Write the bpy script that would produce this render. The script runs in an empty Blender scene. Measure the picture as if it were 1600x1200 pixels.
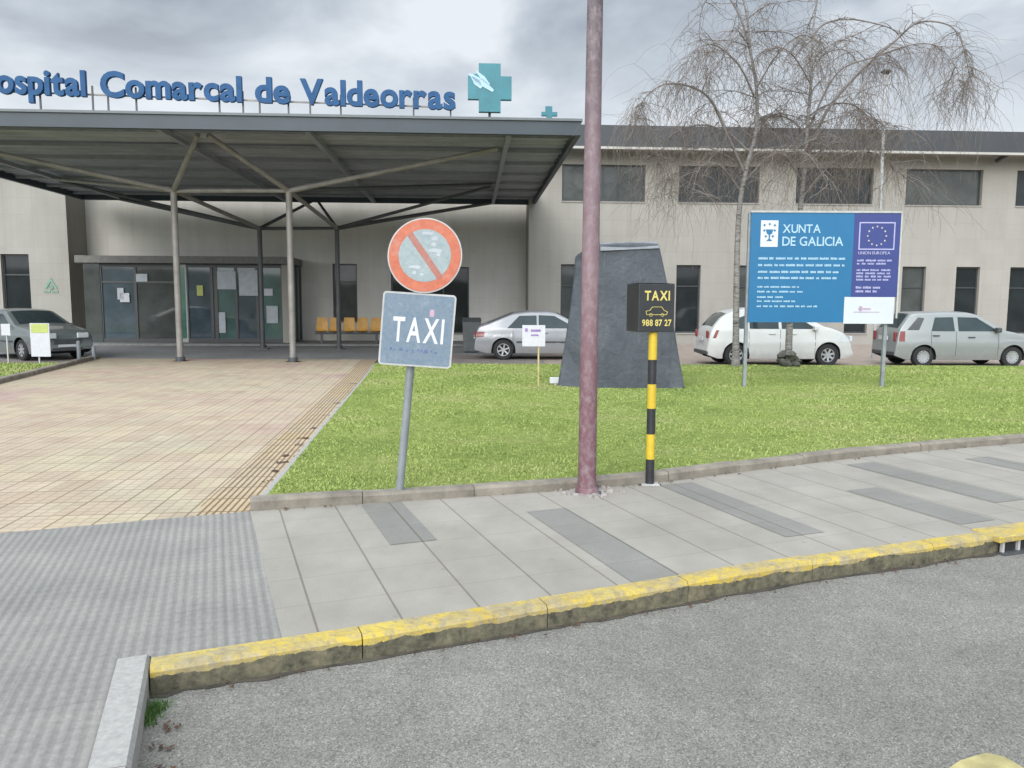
import bpy, math, random
import numpy as np
from mathutils import Vector, Matrix, noise as mn
R = math.radians
rnd = random.Random(7)
scene = bpy.context.scene
col = scene.collection

# ------------------------------------------------------------------ camera
F = 1200.0; PITCH = math.atan(125/1200); ROLL = 0.004; H = 1.6
cam_d = bpy.data.cameras.new('camera'); cam = bpy.data.objects.new('camera', cam_d); col.objects.link(cam)
cam_d.sensor_width = 36; cam_d.lens = 36*F/1600; cam_d.clip_end = 2000; cam_d.clip_start = .05
cam.matrix_world = Matrix.Translation((0, 0, H)) @ Matrix.Rotation(R(90)-PITCH, 4, 'X') @ Matrix.Rotation(ROLL, 4, 'Z')
scene.camera = cam

def ray(px, py):
    u = (px-800)/F; v = (600-py)/F
    c, s = math.cos(ROLL), math.sin(ROLL)
    u, v = u*c-v*s, u*s+v*c
    return Vector((u, math.cos(PITCH)+v*math.sin(PITCH), -math.sin(PITCH)+v*math.cos(PITCH)))
def gnd(px, py, z=0.0):
    d = ray(px, py); t = (H-z)/-d.z; return Vector((d.x*t, d.y*t, z))
def aty(px, py, Y):
    d = ray(px, py); t = Y/d.y; return Vector((d.x*t, Y, H+d.z*t))
A = R(3.15); CA, SA = math.cos(A), math.sin(A)
def bl(px, py, D):                 # point in the building's own axes (along, depth, up) on a wall at depth D
    d = ray(px, py); lx = d.x*CA+d.y*SA; ly = -d.x*SA+d.y*CA; t = D/ly
    return Vector((lx*t, D, H+d.z*t))
def B2W(p): return Vector((p[0]*CA-p[1]*SA, p[0]*SA+p[1]*CA, p[2]))

# ------------------------------------------------------------------ mesh helpers
class MB:
    def __init__(s, xf=None): s.v = []; s.f = []; s.m = []; s.xf = xf
    def add(s, vs, fs, mi=0):
        b = len(s.v)
        for p in vs:
            p = Vector(p); s.v.append(s.xf(p) if s.xf else p)
        for f in fs: s.f.append([b+i for i in f]); s.m.append(mi)
    def box(s, a, b, mi=0):
        x0, y0, z0 = a; x1, y1, z1 = b
        x0, x1 = min(x0, x1), max(x0, x1); y0, y1 = min(y0, y1), max(y0, y1); z0, z1 = min(z0, z1), max(z0, z1)
        s.add([(x0,y0,z0),(x1,y0,z0),(x1,y1,z0),(x0,y1,z0),(x0,y0,z1),(x1,y0,z1),(x1,y1,z1),(x0,y1,z1)],
              [(0,3,2,1),(4,5,6,7),(0,1,5,4),(1,2,6,5),(2,3,7,6),(3,0,4,7)], mi)
    def prism(s, poly, o, ux, uy, n, t, mi=0):      # polygon in plane (o,ux,uy), from offset 0 to t along n
        o, ux, uy, n = map(Vector, (o, ux, uy, n)); k = len(poly)
        a = [o+ux*p[0]+uy*p[1] for p in poly]; b = [q+n*t for q in a]
        s.add(a+b, [list(range(k))[::-1], list(range(k, 2*k))]+[(i, (i+1)%k, k+(i+1)%k, k+i) for i in range(k)], mi)
    def bar(s, p, q, w, h, mi=0, up=(0,0,1)):
        p, q, up = Vector(p), Vector(q), Vector(up); d = (q-p).normalized()
        x = d.cross(up)
        if x.length < 1e-3: x = d.cross(Vector((1,0,0)))
        x.normalize(); y = x.cross(d)
        c = [x*(i*w/2)+y*(j*h/2) for i, j in ((-1,-1),(1,-1),(1,1),(-1,1))]
        s.add([p+k for k in c]+[q+k for k in c], [(0,3,2,1),(4,5,6,7),(0,1,5,4),(1,2,6,5),(2,3,7,6),(3,0,4,7)], mi)
    def tube(s, pts, rad, n=8, cap=True, mi=0):
        pts = [Vector(p) for p in pts]; m = len(pts)
        if not hasattr(rad, '__len__'): rad = [rad]*m
        vs = []; ref = None
        for i in range(m):
            d = (pts[min(i+1, m-1)]-pts[max(i-1, 0)])
            if d.length < 1e-9: d = Vector((0,0,1))
            d.normalize()
            if ref is None:
                ref = d.orthogonal().normalized()
            x = (ref-d*ref.dot(d))
            if x.length < 1e-4: x = d.orthogonal()
            x.normalize(); ref = x; y = d.cross(x)
            for k in range(n):
                a = 2*math.pi*k/n; vs.append(pts[i]+(x*math.cos(a)+y*math.sin(a))*rad[i])
        fs = [(i*n+k, i*n+(k+1)%n, (i+1)*n+(k+1)%n, (i+1)*n+k) for i in range(m-1) for k in range(n)]
        if cap: fs += [list(range(n))[::-1], list(range((m-1)*n, m*n))]
        s.add(vs, fs, mi)
    def grid(s, fn, nu, nv, mi=0, flip=False):
        vs = [fn(i/nu, j/nv) for j in range(nv+1) for i in range(nu+1)]
        fs = []
        for j in range(nv):
            for i in range(nu):
                a = j*(nu+1)+i; q = (a, a+1, a+nu+2, a+nu+1); fs.append(q[::-1] if flip else q)
        s.add(vs, fs, mi)
    def build(s, name, mats, parent=None, off=None, smooth=None, bevel=0):
        off = Vector(off) if off is not None else (Vector(parent['_o']) if parent is not None and '_o' in parent else Vector((0,0,0)))
        me = bpy.data.meshes.new(name); me.from_pydata([tuple(v-off) for v in s.v], [], s.f)
        if not isinstance(mats, (list, tuple)): mats = [mats]
        for m in mats: me.materials.append(m)
        me.polygons.foreach_set('material_index', s.m)
        if smooth:
            me.polygons.foreach_set('use_smooth', [True]*len(me.polygons)); me.update()
            me.set_sharp_from_angle(angle=R(smooth))
        me.update()
        o = bpy.data.objects.new(name, me); col.objects.link(o)
        if parent is not None: o.parent = parent
        if bevel:
            b = o.modifiers.new('bevel', 'BEVEL'); b.width = bevel; b.segments = 2; b.limit_method = 'ANGLE'
        return o

def tag(o, label, cat, group=None, kind=None):
    o['label'] = label; o['category'] = cat
    if group: o['group'] = group
    if kind: o['kind'] = kind
    return o
def thing(name, loc, label, cat, group=None, rz=0, world=True):
    o = bpy.data.objects.new(name, None); col.objects.link(o); o.location = loc; o.rotation_euler = (0,0,rz)
    o.empty_display_size = .2
    if world: o['_o'] = tuple(loc)
    return tag(o, label, cat, group)
def struct(o): o['kind'] = 'structure'; return o
def single(mb, name, mats, loc, label, cat, group=None, **k):
    o = mb.build(name, mats, None, off=loc, **k); o.location = loc; return tag(o, label, cat, group)

# ------------------------------------------------------------------ materials
class NT:
    def __init__(s, name):
        s.mat = bpy.data.materials.new(name); s.mat.use_nodes = True; s.t = s.mat.node_tree; s.n = s.t.nodes
        s.b = s.n['Principled BSDF']; s.tc = s.n.new('ShaderNodeTexCoord'); s.co = s.tc.outputs['Object']
    def L(s, a, b): s.t.links.new(a, b)
    def val(s, sock, v):
        if isinstance(v, (int, float, tuple, list)):
            if isinstance(v, (tuple, list)) and len(v) == 3 and sock.type == 'RGBA': v = (*v, 1)
            sock.default_value = v
        else: s.L(v, sock)
    def map(s, scale=(1,1,1), rot=(0,0,0), loc=(0,0,0), co=None):
        m = s.n.new('ShaderNodeMapping'); s.L(co or s.co, m.inputs[0]); m.inputs['Scale'].default_value = scale
        m.inputs['Rotation'].default_value = rot; m.inputs['Location'].default_value = loc; return m.outputs[0]
    def noise(s, sc, det=4, rough=.55, co=None, dist=0):
        m = s.n.new('ShaderNodeTexNoise'); s.L(co or s.co, m.inputs['Vector']); m.inputs['Scale'].default_value = sc
        m.inputs['Detail'].default_value = det; m.inputs['Roughness'].default_value = rough; m.inputs['Distortion'].default_value = dist
        return m.outputs[0]
    def vor(s, sc, co=None, out=0, feat='F1'):
        m = s.n.new('ShaderNodeTexVoronoi'); m.feature = feat; s.L(co or s.co, m.inputs['Vector']); m.inputs['Scale'].default_value = sc; return m.outputs[out]
    def ramp(s, f, stops, interp='LINEAR'):
        m = s.n.new('ShaderNodeValToRGB'); s.L(f, m.inputs[0]); cr = m.color_ramp; cr.interpolation = interp
        while len(cr.elements) < len(stops): cr.elements.new(.5)
        for e, (p, c) in zip(cr.elements, stops):
            e.position = p; e.color = (*c, 1) if isinstance(c, (tuple, list)) else (c, c, c, 1)
        return m.outputs[0]
    def mix(s, f, a, b, mode='MIX'):
        m = s.n.new('ShaderNodeMix'); m.data_type = 'RGBA'; m.blend_type = mode
        s.val(m.inputs[0], f); s.val(m.inputs[6], a); s.val(m.inputs[7], b); return m.outputs[2]
    def math(s, op, a, b=0.0, c=None):
        m = s.n.new('ShaderNodeMath'); m.operation = op; s.val(m.inputs[0], a); s.val(m.inputs[1], b)
        if c is not None: s.val(m.inputs[2], c)
        return m.outputs[0]
    def sep(s, co=None):
        m = s.n.new('ShaderNodeSeparateXYZ'); s.L(co or s.co, m.inputs[0]); return m.outputs
    def brick(s, co, w, h, mortar=.02, c1=(1,1,1), c2=(.9,.9,.9), cm=(.5,.5,.5), off=0.0, smooth=.2):
        m = s.n.new('ShaderNodeTexBrick'); s.L(co, m.inputs['Vector']); m.offset = off; m.squash = 1
        m.inputs['Scale'].default_value = 1; m.inputs['Brick Width'].default_value = w; m.inputs['Row Height'].default_value = h
        m.inputs['Mortar Size'].default_value = mortar; m.inputs['Mortar Smooth'].default_value = smooth
        for k, c in (('Color1', c1), ('Color2', c2), ('Mortar', cm)): m.inputs[k].default_value = (*c, 1)
        return m.outputs
    def bump(s, h, strength=.3, dist=.01):
        m = s.n.new('ShaderNodeBump'); s.L(h, m.inputs['Height']); m.inputs['Strength'].default_value = strength; m.inputs['Distance'].default_value = dist
        s.L(m.outputs[0], s.b.inputs['Normal'])
    def fin(s, c, rough=.8, metal=0, **k):
        s.val(s.b.inputs['Base Color'], c); s.val(s.b.inputs['Roughness'], rough); s.b.inputs['Metallic'].default_value = metal
        for a, v in k.items(): s.val(s.b.inputs[a.replace('_', ' ')], v)
        return s.mat
def sc3(c, k): return tuple(min(1, x*k) for x in c)
def simple(name, c, rough=.6, metal=0, var=.25, scale=6, bump=0, det=5, **k):
    n = NT(name); f = n.noise(scale, det, .6)
    cc = n.ramp(f, [(.3, sc3(c, 1-var)), (.7, sc3(c, 1+var*.6))])
    if bump: n.bump(n.noise(scale*8, 4), bump, .01)
    return n.fin(cc, rough, metal, **k)

def m_asphalt(name, base, warm=1.0):
    n = NT(name)
    sp = n.vor(150, out=1); g = n.t.nodes.new('ShaderNodeRGBToBW'); n.L(sp, g.inputs[0])
    c = n.ramp(g.outputs[0], [(.12, sc3(base, .62)), (.42, base), (.72, sc3(base, 1.2)), (.92, sc3(base, 1.7))])
    fine = n.noise(240, 3, .7)
    c = n.mix(1, c, n.ramp(fine, [(.35, (.72,)*3), (.65, (1.22,)*3)]), 'MULTIPLY')
    big = n.noise(.55, 6, .62)
    c = n.mix(1, c, n.ramp(big, [(.3, (.84, .83, .81)), (.7, (1.12, 1.12, 1.11))]), 'MULTIPLY')
    stn = n.noise(.9, 7, .7, co=n.map(scale=(.5,1.6,1), rot=(0,0,-ROT)), dist=.5)
    c = n.mix(n.ramp(stn, [(.60, 0.0), (.70, .28)]), c, sc3(base, .55))
    med = n.noise(5, 5, .65)
    c = n.mix(1, c, n.ramp(med, [(.35, (.9,)*3), (.65, (1.07,)*3)]), 'MULTIPLY')
    n.bump(n.vor(210), .3, .002)
    return n.fin(c, .9)
ROT = R(21.1)     # pavers run at this angle
def m_pavers(name, base, w=.42, h=.42):
    n = NT(name); co = n.map(rot=(0,0,-ROT), loc=(0, 0.12, 0))
    b = n.brick(co, w, h, .007, (1,1,1), (.95,.95,.945), (.84,.83,.81), 0.0, .5)
    b_w = n.brick(n.map(loc=(0,.37,0), co=co), .42, 50, .009, (1,1,1), (.985,.985,.985), (.66,.64,.60), 0.0, .6)
    c = n.mix(1, base, b[0], 'MULTIPLY'); c = n.mix(1, c, b_w[0], 'MULTIPLY')
    c = n.mix(1, c, n.ramp(n.noise(1.2, 6, .6), [(.3, (.84,.83,.82)), (.7, (1.09,1.08,1.07))]), 'MULTIPLY')
    c = n.mix(1, c, n.ramp(n.noise(130, 3, .7), [(.3, (.84,)*3), (.7, (1.12,)*3)]), 'MULTIPLY')
    st = n.noise(7, 5, .7, dist=.4)
    c = n.mix(n.ramp(st, [(.58, 0.0), (.76, .3)]), c, (.19,.165,.135))
    ch = n.noise(2.6, 5, .65, co=n.map(scale=(1,.35,1), rot=(0,0,-ROT)))
    c = n.mix(1, c, n.ramp(ch, [(.35, (.93,.925,.92)), (.65, (1.05,1.05,1.05))]), 'MULTIPLY')
    sp = n.vor(3.3); c = n.mix(n.ramp(sp, [(.045, .25), (.07, 0.0)]), c, (.12,.115,.105))
    n.bump(n.mix(.5, b[1], n.noise(60, 3), 'MULTIPLY'), -.35, .006)
    return n.fin(c, .85)
def m_ramp():
    n = NT('ribbed_concrete'); co = n.map(rot=(0,0,-ROT))
    # ribs run away from the viewer, broken into short bars
    wv = n.n.new('ShaderNodeTexWave'); wv.wave_type = 'BANDS'; wv.bands_direction = 'X'; n.L(co, wv.inputs[0]); wv.inputs['Scale'].default_value = 6.2; wv.inputs['Distortion'].default_value = .35; wv.inputs['Detail'].default_value = 3; wv.inputs['Detail Scale'].default_value = 3
    rib = n.ramp(wv.outputs[0], [(.2, (.84,.84,.845)), (.75, (1.03,1.03,1.03))])
    wy = n.n.new('ShaderNodeTexWave'); wy.wave_type = 'BANDS'; wy.bands_direction = 'Y'; n.L(co, wy.inputs[0]); wy.inputs['Scale'].default_value = 4.4; wy.inputs['Distortion'].default_value = 5; wy.inputs['Detail'].default_value = 3
    brk = n.ramp(wy.outputs[0], [(.1, (.94,.94,.94)), (.5, (1.01,1.01,1.01))])
    rib = n.mix(n.ramp(n.noise(.8, 4), [(.4, .15), (.6, 1.0)]), rib, n.mix(1, rib, brk, 'MULTIPLY'))
    b = (rib, wv.outputs[0])
    big = n.brick(co, .84, .84, .006, (1,1,1), (.97,.97,.97), (.88,.88,.88), 0, .4)
    c = n.mix(1, (.235,.227,.21), b[0], 'MULTIPLY'); c = n.mix(1, c, big[0], 'MULTIPLY')
    c = n.mix(1, c, n.ramp(n.noise(1.4, 6, .65), [(.3, (.8,.8,.8)), (.7, (1.15,1.14,1.12))]), 'MULTIPLY')
    c = n.mix(1, c, n.ramp(n.noise(45, 6, .8, dist=.5), [(.32, (.80,)*3), (.66, (1.16,)*3)]), 'MULTIPLY')
    n.bump(b[1], .3, .008)
    return n.fin(c, .9)
def m_plaza():
    n = NT('tan_tiles'); co = n.map(rot=(0,0,-R(6.5)))
    b = n.brick(co, .30, .40, .010, (1,1,1), (.95,.95,.94), (.58,.54,.48), 0, .5)
    sm = n.brick(co, .10, .10, .010, (1,1,1), (.95,.94,.93), (.74,.72,.67), 0, .5)
    big = n.noise(.42, 4, .55, dist=.3)
    base = n.ramp(big, [(.34, (.40,.30,.26)), (.43, (.43,.35,.27)), (.56, (.43,.37,.275)), (.70,(.40,.365,.275))])
    c = n.mix(1, base, b[0], 'MULTIPLY'); c = n.mix(1, c, sm[0], 'MULTIPLY')
    # individual tiles slightly pinker or paler
    fl = n.n.new('ShaderNodeVectorMath'); fl.operation = 'SNAP'; n.L(co, fl.inputs[0]); fl.inputs[1].default_value = (.40, .40, 10)
    wn = n.n.new('ShaderNodeTexWhiteNoise'); n.L(fl.outputs[0], wn.inputs[0])
    c = n.mix(1, c, n.ramp(wn.outputs[0], [(0, (.93,.87,.86)), (.5, (1,1,1)), (1, (1.06,1.05,1.0))]), 'MULTIPLY')
    c = n.mix(1, c, n.ramp(n.noise(3, 6, .7), [(.3, (.86,.85,.83)), (.7, (1.07,1.06,1.06))]), 'MULTIPLY')
    n.bump(n.mix(.5, b[1], sm[1], 'ADD'), -.3, .005)
    return n.fin(c, .85)
def m_tactile():
    n = NT('ribbed_yellow_tiles'); co = n.map(rot=(0,0,-R(6.5)))
    b = n.brick(n.map(rot=(0,0,R(90)), co=co), .40, .052, .012, (1,1,1), (.94,.93,.9), (.40,.34,.27), 0, .3)
    c = n.mix(1, n.ramp(n.noise(.9, 4), [(.35, (.43,.34,.215)), (.65, (.41,.335,.25))]), b[0], 'MULTIPLY')
    c = n.mix(1, c, n.ramp(n.noise(5, 5, .7), [(.3, (.8,.8,.8)), (.7, (1.1,1.08,1.04))]), 'MULTIPLY')
    n.bump(b[1], -.5, .01)
    return n.fin(c, .85)
def m_yellow_kerb():
    n = NT('yellow_painted_kerb'); z = n.sep()[2]
    pz = n.math('ADD', z, n.math('MULTIPLY', n.math('SUBTRACT', n.noise(9, 5, .7), .5), .06))
    onpaint = n.math('GREATER_THAN', n.math('ADD', pz, n.math('MULTIPLY', n.math('SUBTRACT', n.noise(1.7, 4, .6), .5), .10)), -.036)
    wear = n.ramp(n.noise(4.0, 9, .76, dist=.6), [(.42, 0.0), (.58, 1.0)])
    wear2 = n.ramp(n.noise(26, 6, .78, co=n.map(scale=(1,2.2,1), rot=(0,0,-ROT))), [(.50, 0.0), (.62, .85)])
    yel = n.ramp(n.noise(2.2, 4), [(.3, (.46,.325,.035)), (.7, (.52,.40,.075))])
    con = n.ramp(n.noise(20, 6, .7), [(.3, (.16,.14,.105)), (.7, (.34,.30,.225))])
    dirt = n.ramp(n.noise(14, 7, .75), [(.35, (.045,.042,.028)), (.5, (.11,.10,.065)), (.7, (.20,.175,.11))])
    c = n.mix(wear, yel, n.mix(.25, con, yel)); c = n.mix(wear2, c, con); c = n.mix(onpaint, dirt, c)
    n.bump(n.noise(40, 6, .7), .5, .01)
    return n.fin(c, .8)
def m_wall(name='stone_panels', base=(.325,.312,.283)):
    n = NT(name); x = n.sep()
    cmb = n.n.new('ShaderNodeCombineXYZ'); n.L(x[0], cmb.inputs[0]); n.L(x[2], cmb.inputs[1])
    b = n.brick(cmb.outputs[0], 1.05, .62, .012, (1,1,1), (.955,.95,.945), (.91,.905,.89), .0, .3)
    c = n.mix(1, base, b[0], 'MULTIPLY')
    c = n.mix(1, c, n.ramp(n.noise(.5, 5, .6), [(.3, (.92,.91,.90)), (.7, (1.05,1.05,1.04))]), 'MULTIPLY')
    st = n.noise(1.0, 5, .6, co=n.map(scale=(3,3,.25)))
    c = n.mix(1, c, n.ramp(st, [(.3, (.94,.935,.93)), (.6, (1.02,1.02,1.02))]), 'MULTIPLY')
    c = n.mix(1, c, n.ramp(n.noise(22, 4, .7), [(.3, (.94,)*3), (.7, (1.05,)*3)]), 'MULTIPLY')
    return n.fin(c, .75)
def m_glass(name, c=(.02,.024,.026), rough=.04, sp=.6, var=.35):
    n = NT(name); f = n.noise(1.3, 4, .6)
    cc = n.ramp(f, [(.35, sc3(c, 1-.4*var)), (.65, sc3(c, 1+.8*var))])
    n.bump(n.noise(.9, 2), .03, .02)
    return n.fin(cc, rough, 0, Specular_IOR_Level=sp)
def m_grass(name, a, b, c3):
    n = NT(name)
    c = n.ramp(n.noise(.55, 6, .62), [(.3, a), (.52, b), (.72, c3)])
    c = n.mix(1, c, n.ramp(n.noise(9, 5, .7), [(.3, (.72,.76,.66)), (.7, (1.25,1.18,1.2))]), 'MULTIPLY')
    c = n.mix(1, c, n.ramp(n.noise(60, 3, .7), [(.3, (.6,.64,.55)), (.7, (1.3,1.25,1.2))]), 'MULTIPLY')
    n.bump(n.noise(50, 4, .8), .8, .03)
    return n.fin(c, .95, Specular_IOR_Level=.15)
def m_carpaint(name, c, metal=0.0, rough=.3):
    n = NT(name); f = n.noise(5, 5, .6)
    x = n.sep(); d = n.math('ADD', x[2], n.math('MULTIPLY', f, .35))
    cc = n.mix(n.ramp(d, [(.28, .55), (.62, 0.0)]), c, sc3((.17,.15,.12), 1.2))   # road dirt on the lower flanks
    return n.fin(cc, n.ramp(f, [(.3, rough), (.7, rough+.12)]), metal, Coat_Weight=.6, Coat_Roughness=.08)
def m_bark():
    n = NT('birch_bark')
    d = n.noise(6, 5, .7, co=n.map(scale=(1,1,5)))
    c = n.ramp(d, [(.38, (.06,.052,.048)), (.46, (.20,.185,.175)), (.7, (.31,.295,.28))])
    n.bump(n.noise(20, 4), .4, .02)
    return n.fin(c, .9)
def m_purple():
    n = NT('faded_red_paint')
    x = n.sep(); g = n.ramp(n.math('ADD', x[2], n.math('MULTIPLY', n.noise(3, 5, .7), 1.2)), [(0, 0.0), (1, 1.0)])
    z = n.math('MULTIPLY', x[2], .2)
    base = n.ramp(n.math('ADD', z, n.math('MULTIPLY', n.math('SUBTRACT', n.noise(2.5, 5, .7), .5), .25)),
                  [(.15, (.15,.068,.082)), (.38, (.20,.125,.138)), (.58, (.17,.12,.13)), (.85, (.085,.07,.075))])
    pk = n.ramp(n.noise(16, 8, .8, co=n.map(scale=(1,1,.6))), [(.46, 0.0), (.62, .65)])
    c = n.mix(pk, base, (.27,.215,.225))
    pk2 = n.ramp(n.noise(5, 7, .75, co=n.map(scale=(2,2,.35))), [(.66, 0.0), (.69, .8)])
    c = n.mix(pk2, c, (.10,.075,.07))
    n.bump(n.noise(25, 5), .25, .01)
    return n.fin(c, .6)
def m_slate():
    n = NT('slate_stone')
    c = n.ramp(n.noise(1.6, 7, .65, dist=.6), [(.3, (.046,.053,.066)), (.55, (.066,.075,.092)), (.72, (.095,.104,.122))])
    c = n.mix(1, c, n.ramp(n.noise(9, 6, .75), [(.35, (.82,)*3), (.62, (1.1,)*3)]), 'MULTIPLY')
    streak = n.noise(3, 6, .75, co=n.map(scale=(1.5,1.5,.22), rot=(0,.5,0)))
    c = n.mix(n.ramp(streak, [(.6, 0.0), (.72, .35)]), c, (.24,.25,.26))
    n.bump(n.noise(5, 8, .7, dist=.5), .6, .04)
    return n.fin(c, .6)
def m_tree_wood(name, c): return simple(name, c, .9, 0, .3, 9)
def m_fadedsign(name, a, b, scale=26):
    n = NT(name); f = n.noise(scale, 6, .75)
    c = n.ramp(f, [(.3, a), (.7, b)])
    c = n.mix(n.ramp(n.noise(6, 6, .75), [(.52, 0.0), (.75, .35)]), c, (.42,.44,.44))
    return n.fin(c, .5)

M = dict(
 asphalt=m_asphalt('asphalt', (.172,.165,.148)), driveway=m_asphalt('dark_driveway', (.20,.205,.21)),
 pavers=m_pavers('grey_pavers', (.292,.274,.240)), pavers_dark=m_pavers('dark_pavers', (.200,.196,.178), .42, .42),
 ramp=m_ramp(), plaza=m_plaza(), tactile=m_tactile(), ykerb=m_yellow_kerb(),
 kerb=simple('old_concrete_kerb', (.215,.19,.155), .9, 0, .4, 5, .5), granite=simple('pale_granite', (.33,.32,.30), .8, 0, .2, 45, .3, 6),
 pinkpave=simple('pinkish_paving', (.31,.25,.205), .9, 0, .2, 3), brownpave=simple('brown_grey_paving', (.22,.19,.17), .9, 0, .25, 3),
 wall=m_wall(), wall2=m_wall('lightened_court_panels', (.60,.585,.55)), glass=m_glass('window_glass', sp=.32), tealglass=m_glass('teal_glass', (.07,.12,.11)),
 greyglass=m_glass('grey_glass', (.06,.066,.064), sp=.35), blueglass=m_glass('blue_glass', (.055,.075,.09)),
 greenfilm=m_glass('green_film_glass', (.06,.15,.11), .12),
 frame=simple('dark_frame', (.045,.048,.05), .4, 0, .15), alu=simple('aluminium_frame', (.30,.31,.31), .45, .2, .15),
 fascia=simple('blue_grey_sheet_metal', (.036,.050,.062), .5, 0, .12, 1.5), fascia_top=simple('pale_flashing', (.12,.135,.145), .5, 0, .1),
 soffit=simple('dark_corrugated_steel', (.29,.30,.34), .55, .0, .22, .8), soffit_d=simple('purlin_steel', (.26,.27,.31), .5, 0, .15),
 steel=simple('galvanised_grey_steel', (.25,.235,.22), .5, .1, .25, 3), steel_d=simple('dark_grey_steel', (.075,.08,.085), .5, .1, .2, 3),
 roofd=simple('dark_roof_sheet', (.05,.054,.06), .6, 0, .15, .6), gutter=simple('cream_gutter', (.42,.405,.37), .6, 0, .15, 1),
 eave=simple('grey_eave_boards', (.30,.285,.26), .8, 0, .15, 1),
 letter=simple('blue_letter_face', (.03,.088,.20), .6, 0, .2, 4, Specular_IOR_Level=.15), crossm=simple('teal_cross_face', (.025,.17,.21), .4, 0, .2, 2),
 white=simple('white_paint', (.56,.575,.59), .5, 0, .08, 8), white_d=simple('dirty_white', (.42,.42,.41), .6, 0, .2, 8),
 red=m_fadedsign('faded_red_sign', (.38,.085,.045), (.50,.15,.075), 14), redbar=m_fadedsign('faded_red_bar', (.28,.10,.08), (.38,.15,.11), 14),
 discblue=m_fadedsign('faded_disc', (.20,.26,.275), (.30,.35,.345)), signblue=m_fadedsign('faded_blue_plate', (.10,.155,.21), (.17,.215,.26), 30),
 textblue=simple('dark_blue_marks', (.09,.13,.26), .5), pinkmark=simple('pink_emblem', (.50,.33,.42), .5),
 galv=simple('galvanised_pole', (.26,.285,.30), .45, .3, .2, 8), purple=m_purple(),
 yellow=simple('yellow_pole_paint', (.58,.41,.03), .45, 0, .15, 12), black=simple('black_pole_paint', (.025,.026,.03), .45, 0, .3, 12),
 signface=simple('black_sign_face', (.032,.034,.036), .3, 0, .2), ytext=simple('yellow_lettering', (.60,.50,.14), .5, 0, .1),
 slate=m_slate(), slate_top=simple('pale_slate_edge', (.19,.20,.215), .8, 0, .3, 6, .4),
 bblue=simple('board_cyan_blue', (.012,.130,.28), .35, 0, .07, 2), bdark=simple('board_deep_blue', (.035,.05,.19), .35, 0, .1, 2),
 btext=simple('board_pale_text', (.34,.50,.60), .5, 0, .1), bwhite=simple('board_white', (.52,.55,.60), .45, 0, .06, 3), btext2=simple('board_lilac_text', (.36,.36,.56), .5, 0, .1),
 orange=simple('orange_plastic', (.62,.34,.08), .45, 0, .2, 4), bark=m_bark(), twig=m_tree_wood('twig_wood', (.17,.14,.12)), limb=m_tree_wood('limb_bark', (.20,.175,.165)),
 lawn=m_grass('lawn_soil', (.175,.235,.065), (.23,.29,.085), (.28,.31,.12)),
 blade=None, rubber=simple('tyre_rubber', (.018,.018,.019), .8, 0, .2), rim=simple('alloy_rim', (.42,.43,.44), .35, .5, .15), rimd=simple('wheel_well', (.012,.012,.013), .9),
 silver=m_carpaint('silver_paint', (.27,.28,.30), .25, .32), whitecar=m_carpaint('white_car_paint', (.56,.565,.555)), silver2=m_carpaint('pale_silver_paint', (.27,.285,.285), .25, .33),
 greencar=m_carpaint('dark_green_paint', (.14,.16,.16), .2), carglass=m_glass('car_glass', (.03,.045,.048), .05, .45),
 plastic=simple('grey_plastic', (.06,.065,.07), .6), bin=simple('grey_bin_plastic', (.085,.095,.10), .6, 0, .2), lamp=simple('headlamp_lens', (.55,.58,.60), .12, 0, .1), tail=simple('red_tail_lens', (.20,.035,.035), .2, 0, .2),
 stake=simple('pale_wooden_stake', (.46,.38,.18), .8), paper=simple('white_notice_paper', (.52,.52,.56), .7, 0, .08, 12), ypaper=simple('yellow_green_paper', (.42,.47,.15), .7, 0, .12, 12),
 leaf=simple('brown_leaf', (.085,.045,.028), .8, 0, .5, 20), rubble=simple('broken_concrete', (.30,.27,.25), .9, 0, .4, 12),
 rock=simple('mossy_stone', (.10,.098,.08), .9, 0, .6, 9, .6), green=simple('green_mark', (.17,.29,.22), .5), roadyellow=simple('worn_road_yellow', (.38,.33,.15), .9, 0, .5, 6),
 hill=simple('hill_vegetation', (.075,.085,.04), .95, 0, .6, .05), blind=simple('window_blind', (.30,.30,.29), .8, 0, .1), dark=simple('cavity_shade', (.02,.02,.02), .9),
 kerbdirt=simple('damp_dirt', (.07,.06,.045), .95, 0, .5, 10), panelgrey=simple('grey_notice_reflection', (.40,.43,.46), .6, 0, .15, 6))
n = NT('grass_blades'); n.mat.use_nodes = True
oi = n.noise(.55, 6, .62); c = n.ramp(oi, [(.3, (.215,.285,.085)), (.48, (.28,.35,.105)), (.62, (.32,.355,.14)), (.78, (.31,.30,.15))])
c = n.mix(1, c, n.ramp(n.noise(30, 3, .8), [(.3, (.84,.86,.84)), (.7, (1.12,1.08,1.10))]), 'MULTIPLY')
M['blade'] = n.fin(c, .7, Specular_IOR_Level=.2)

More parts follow.
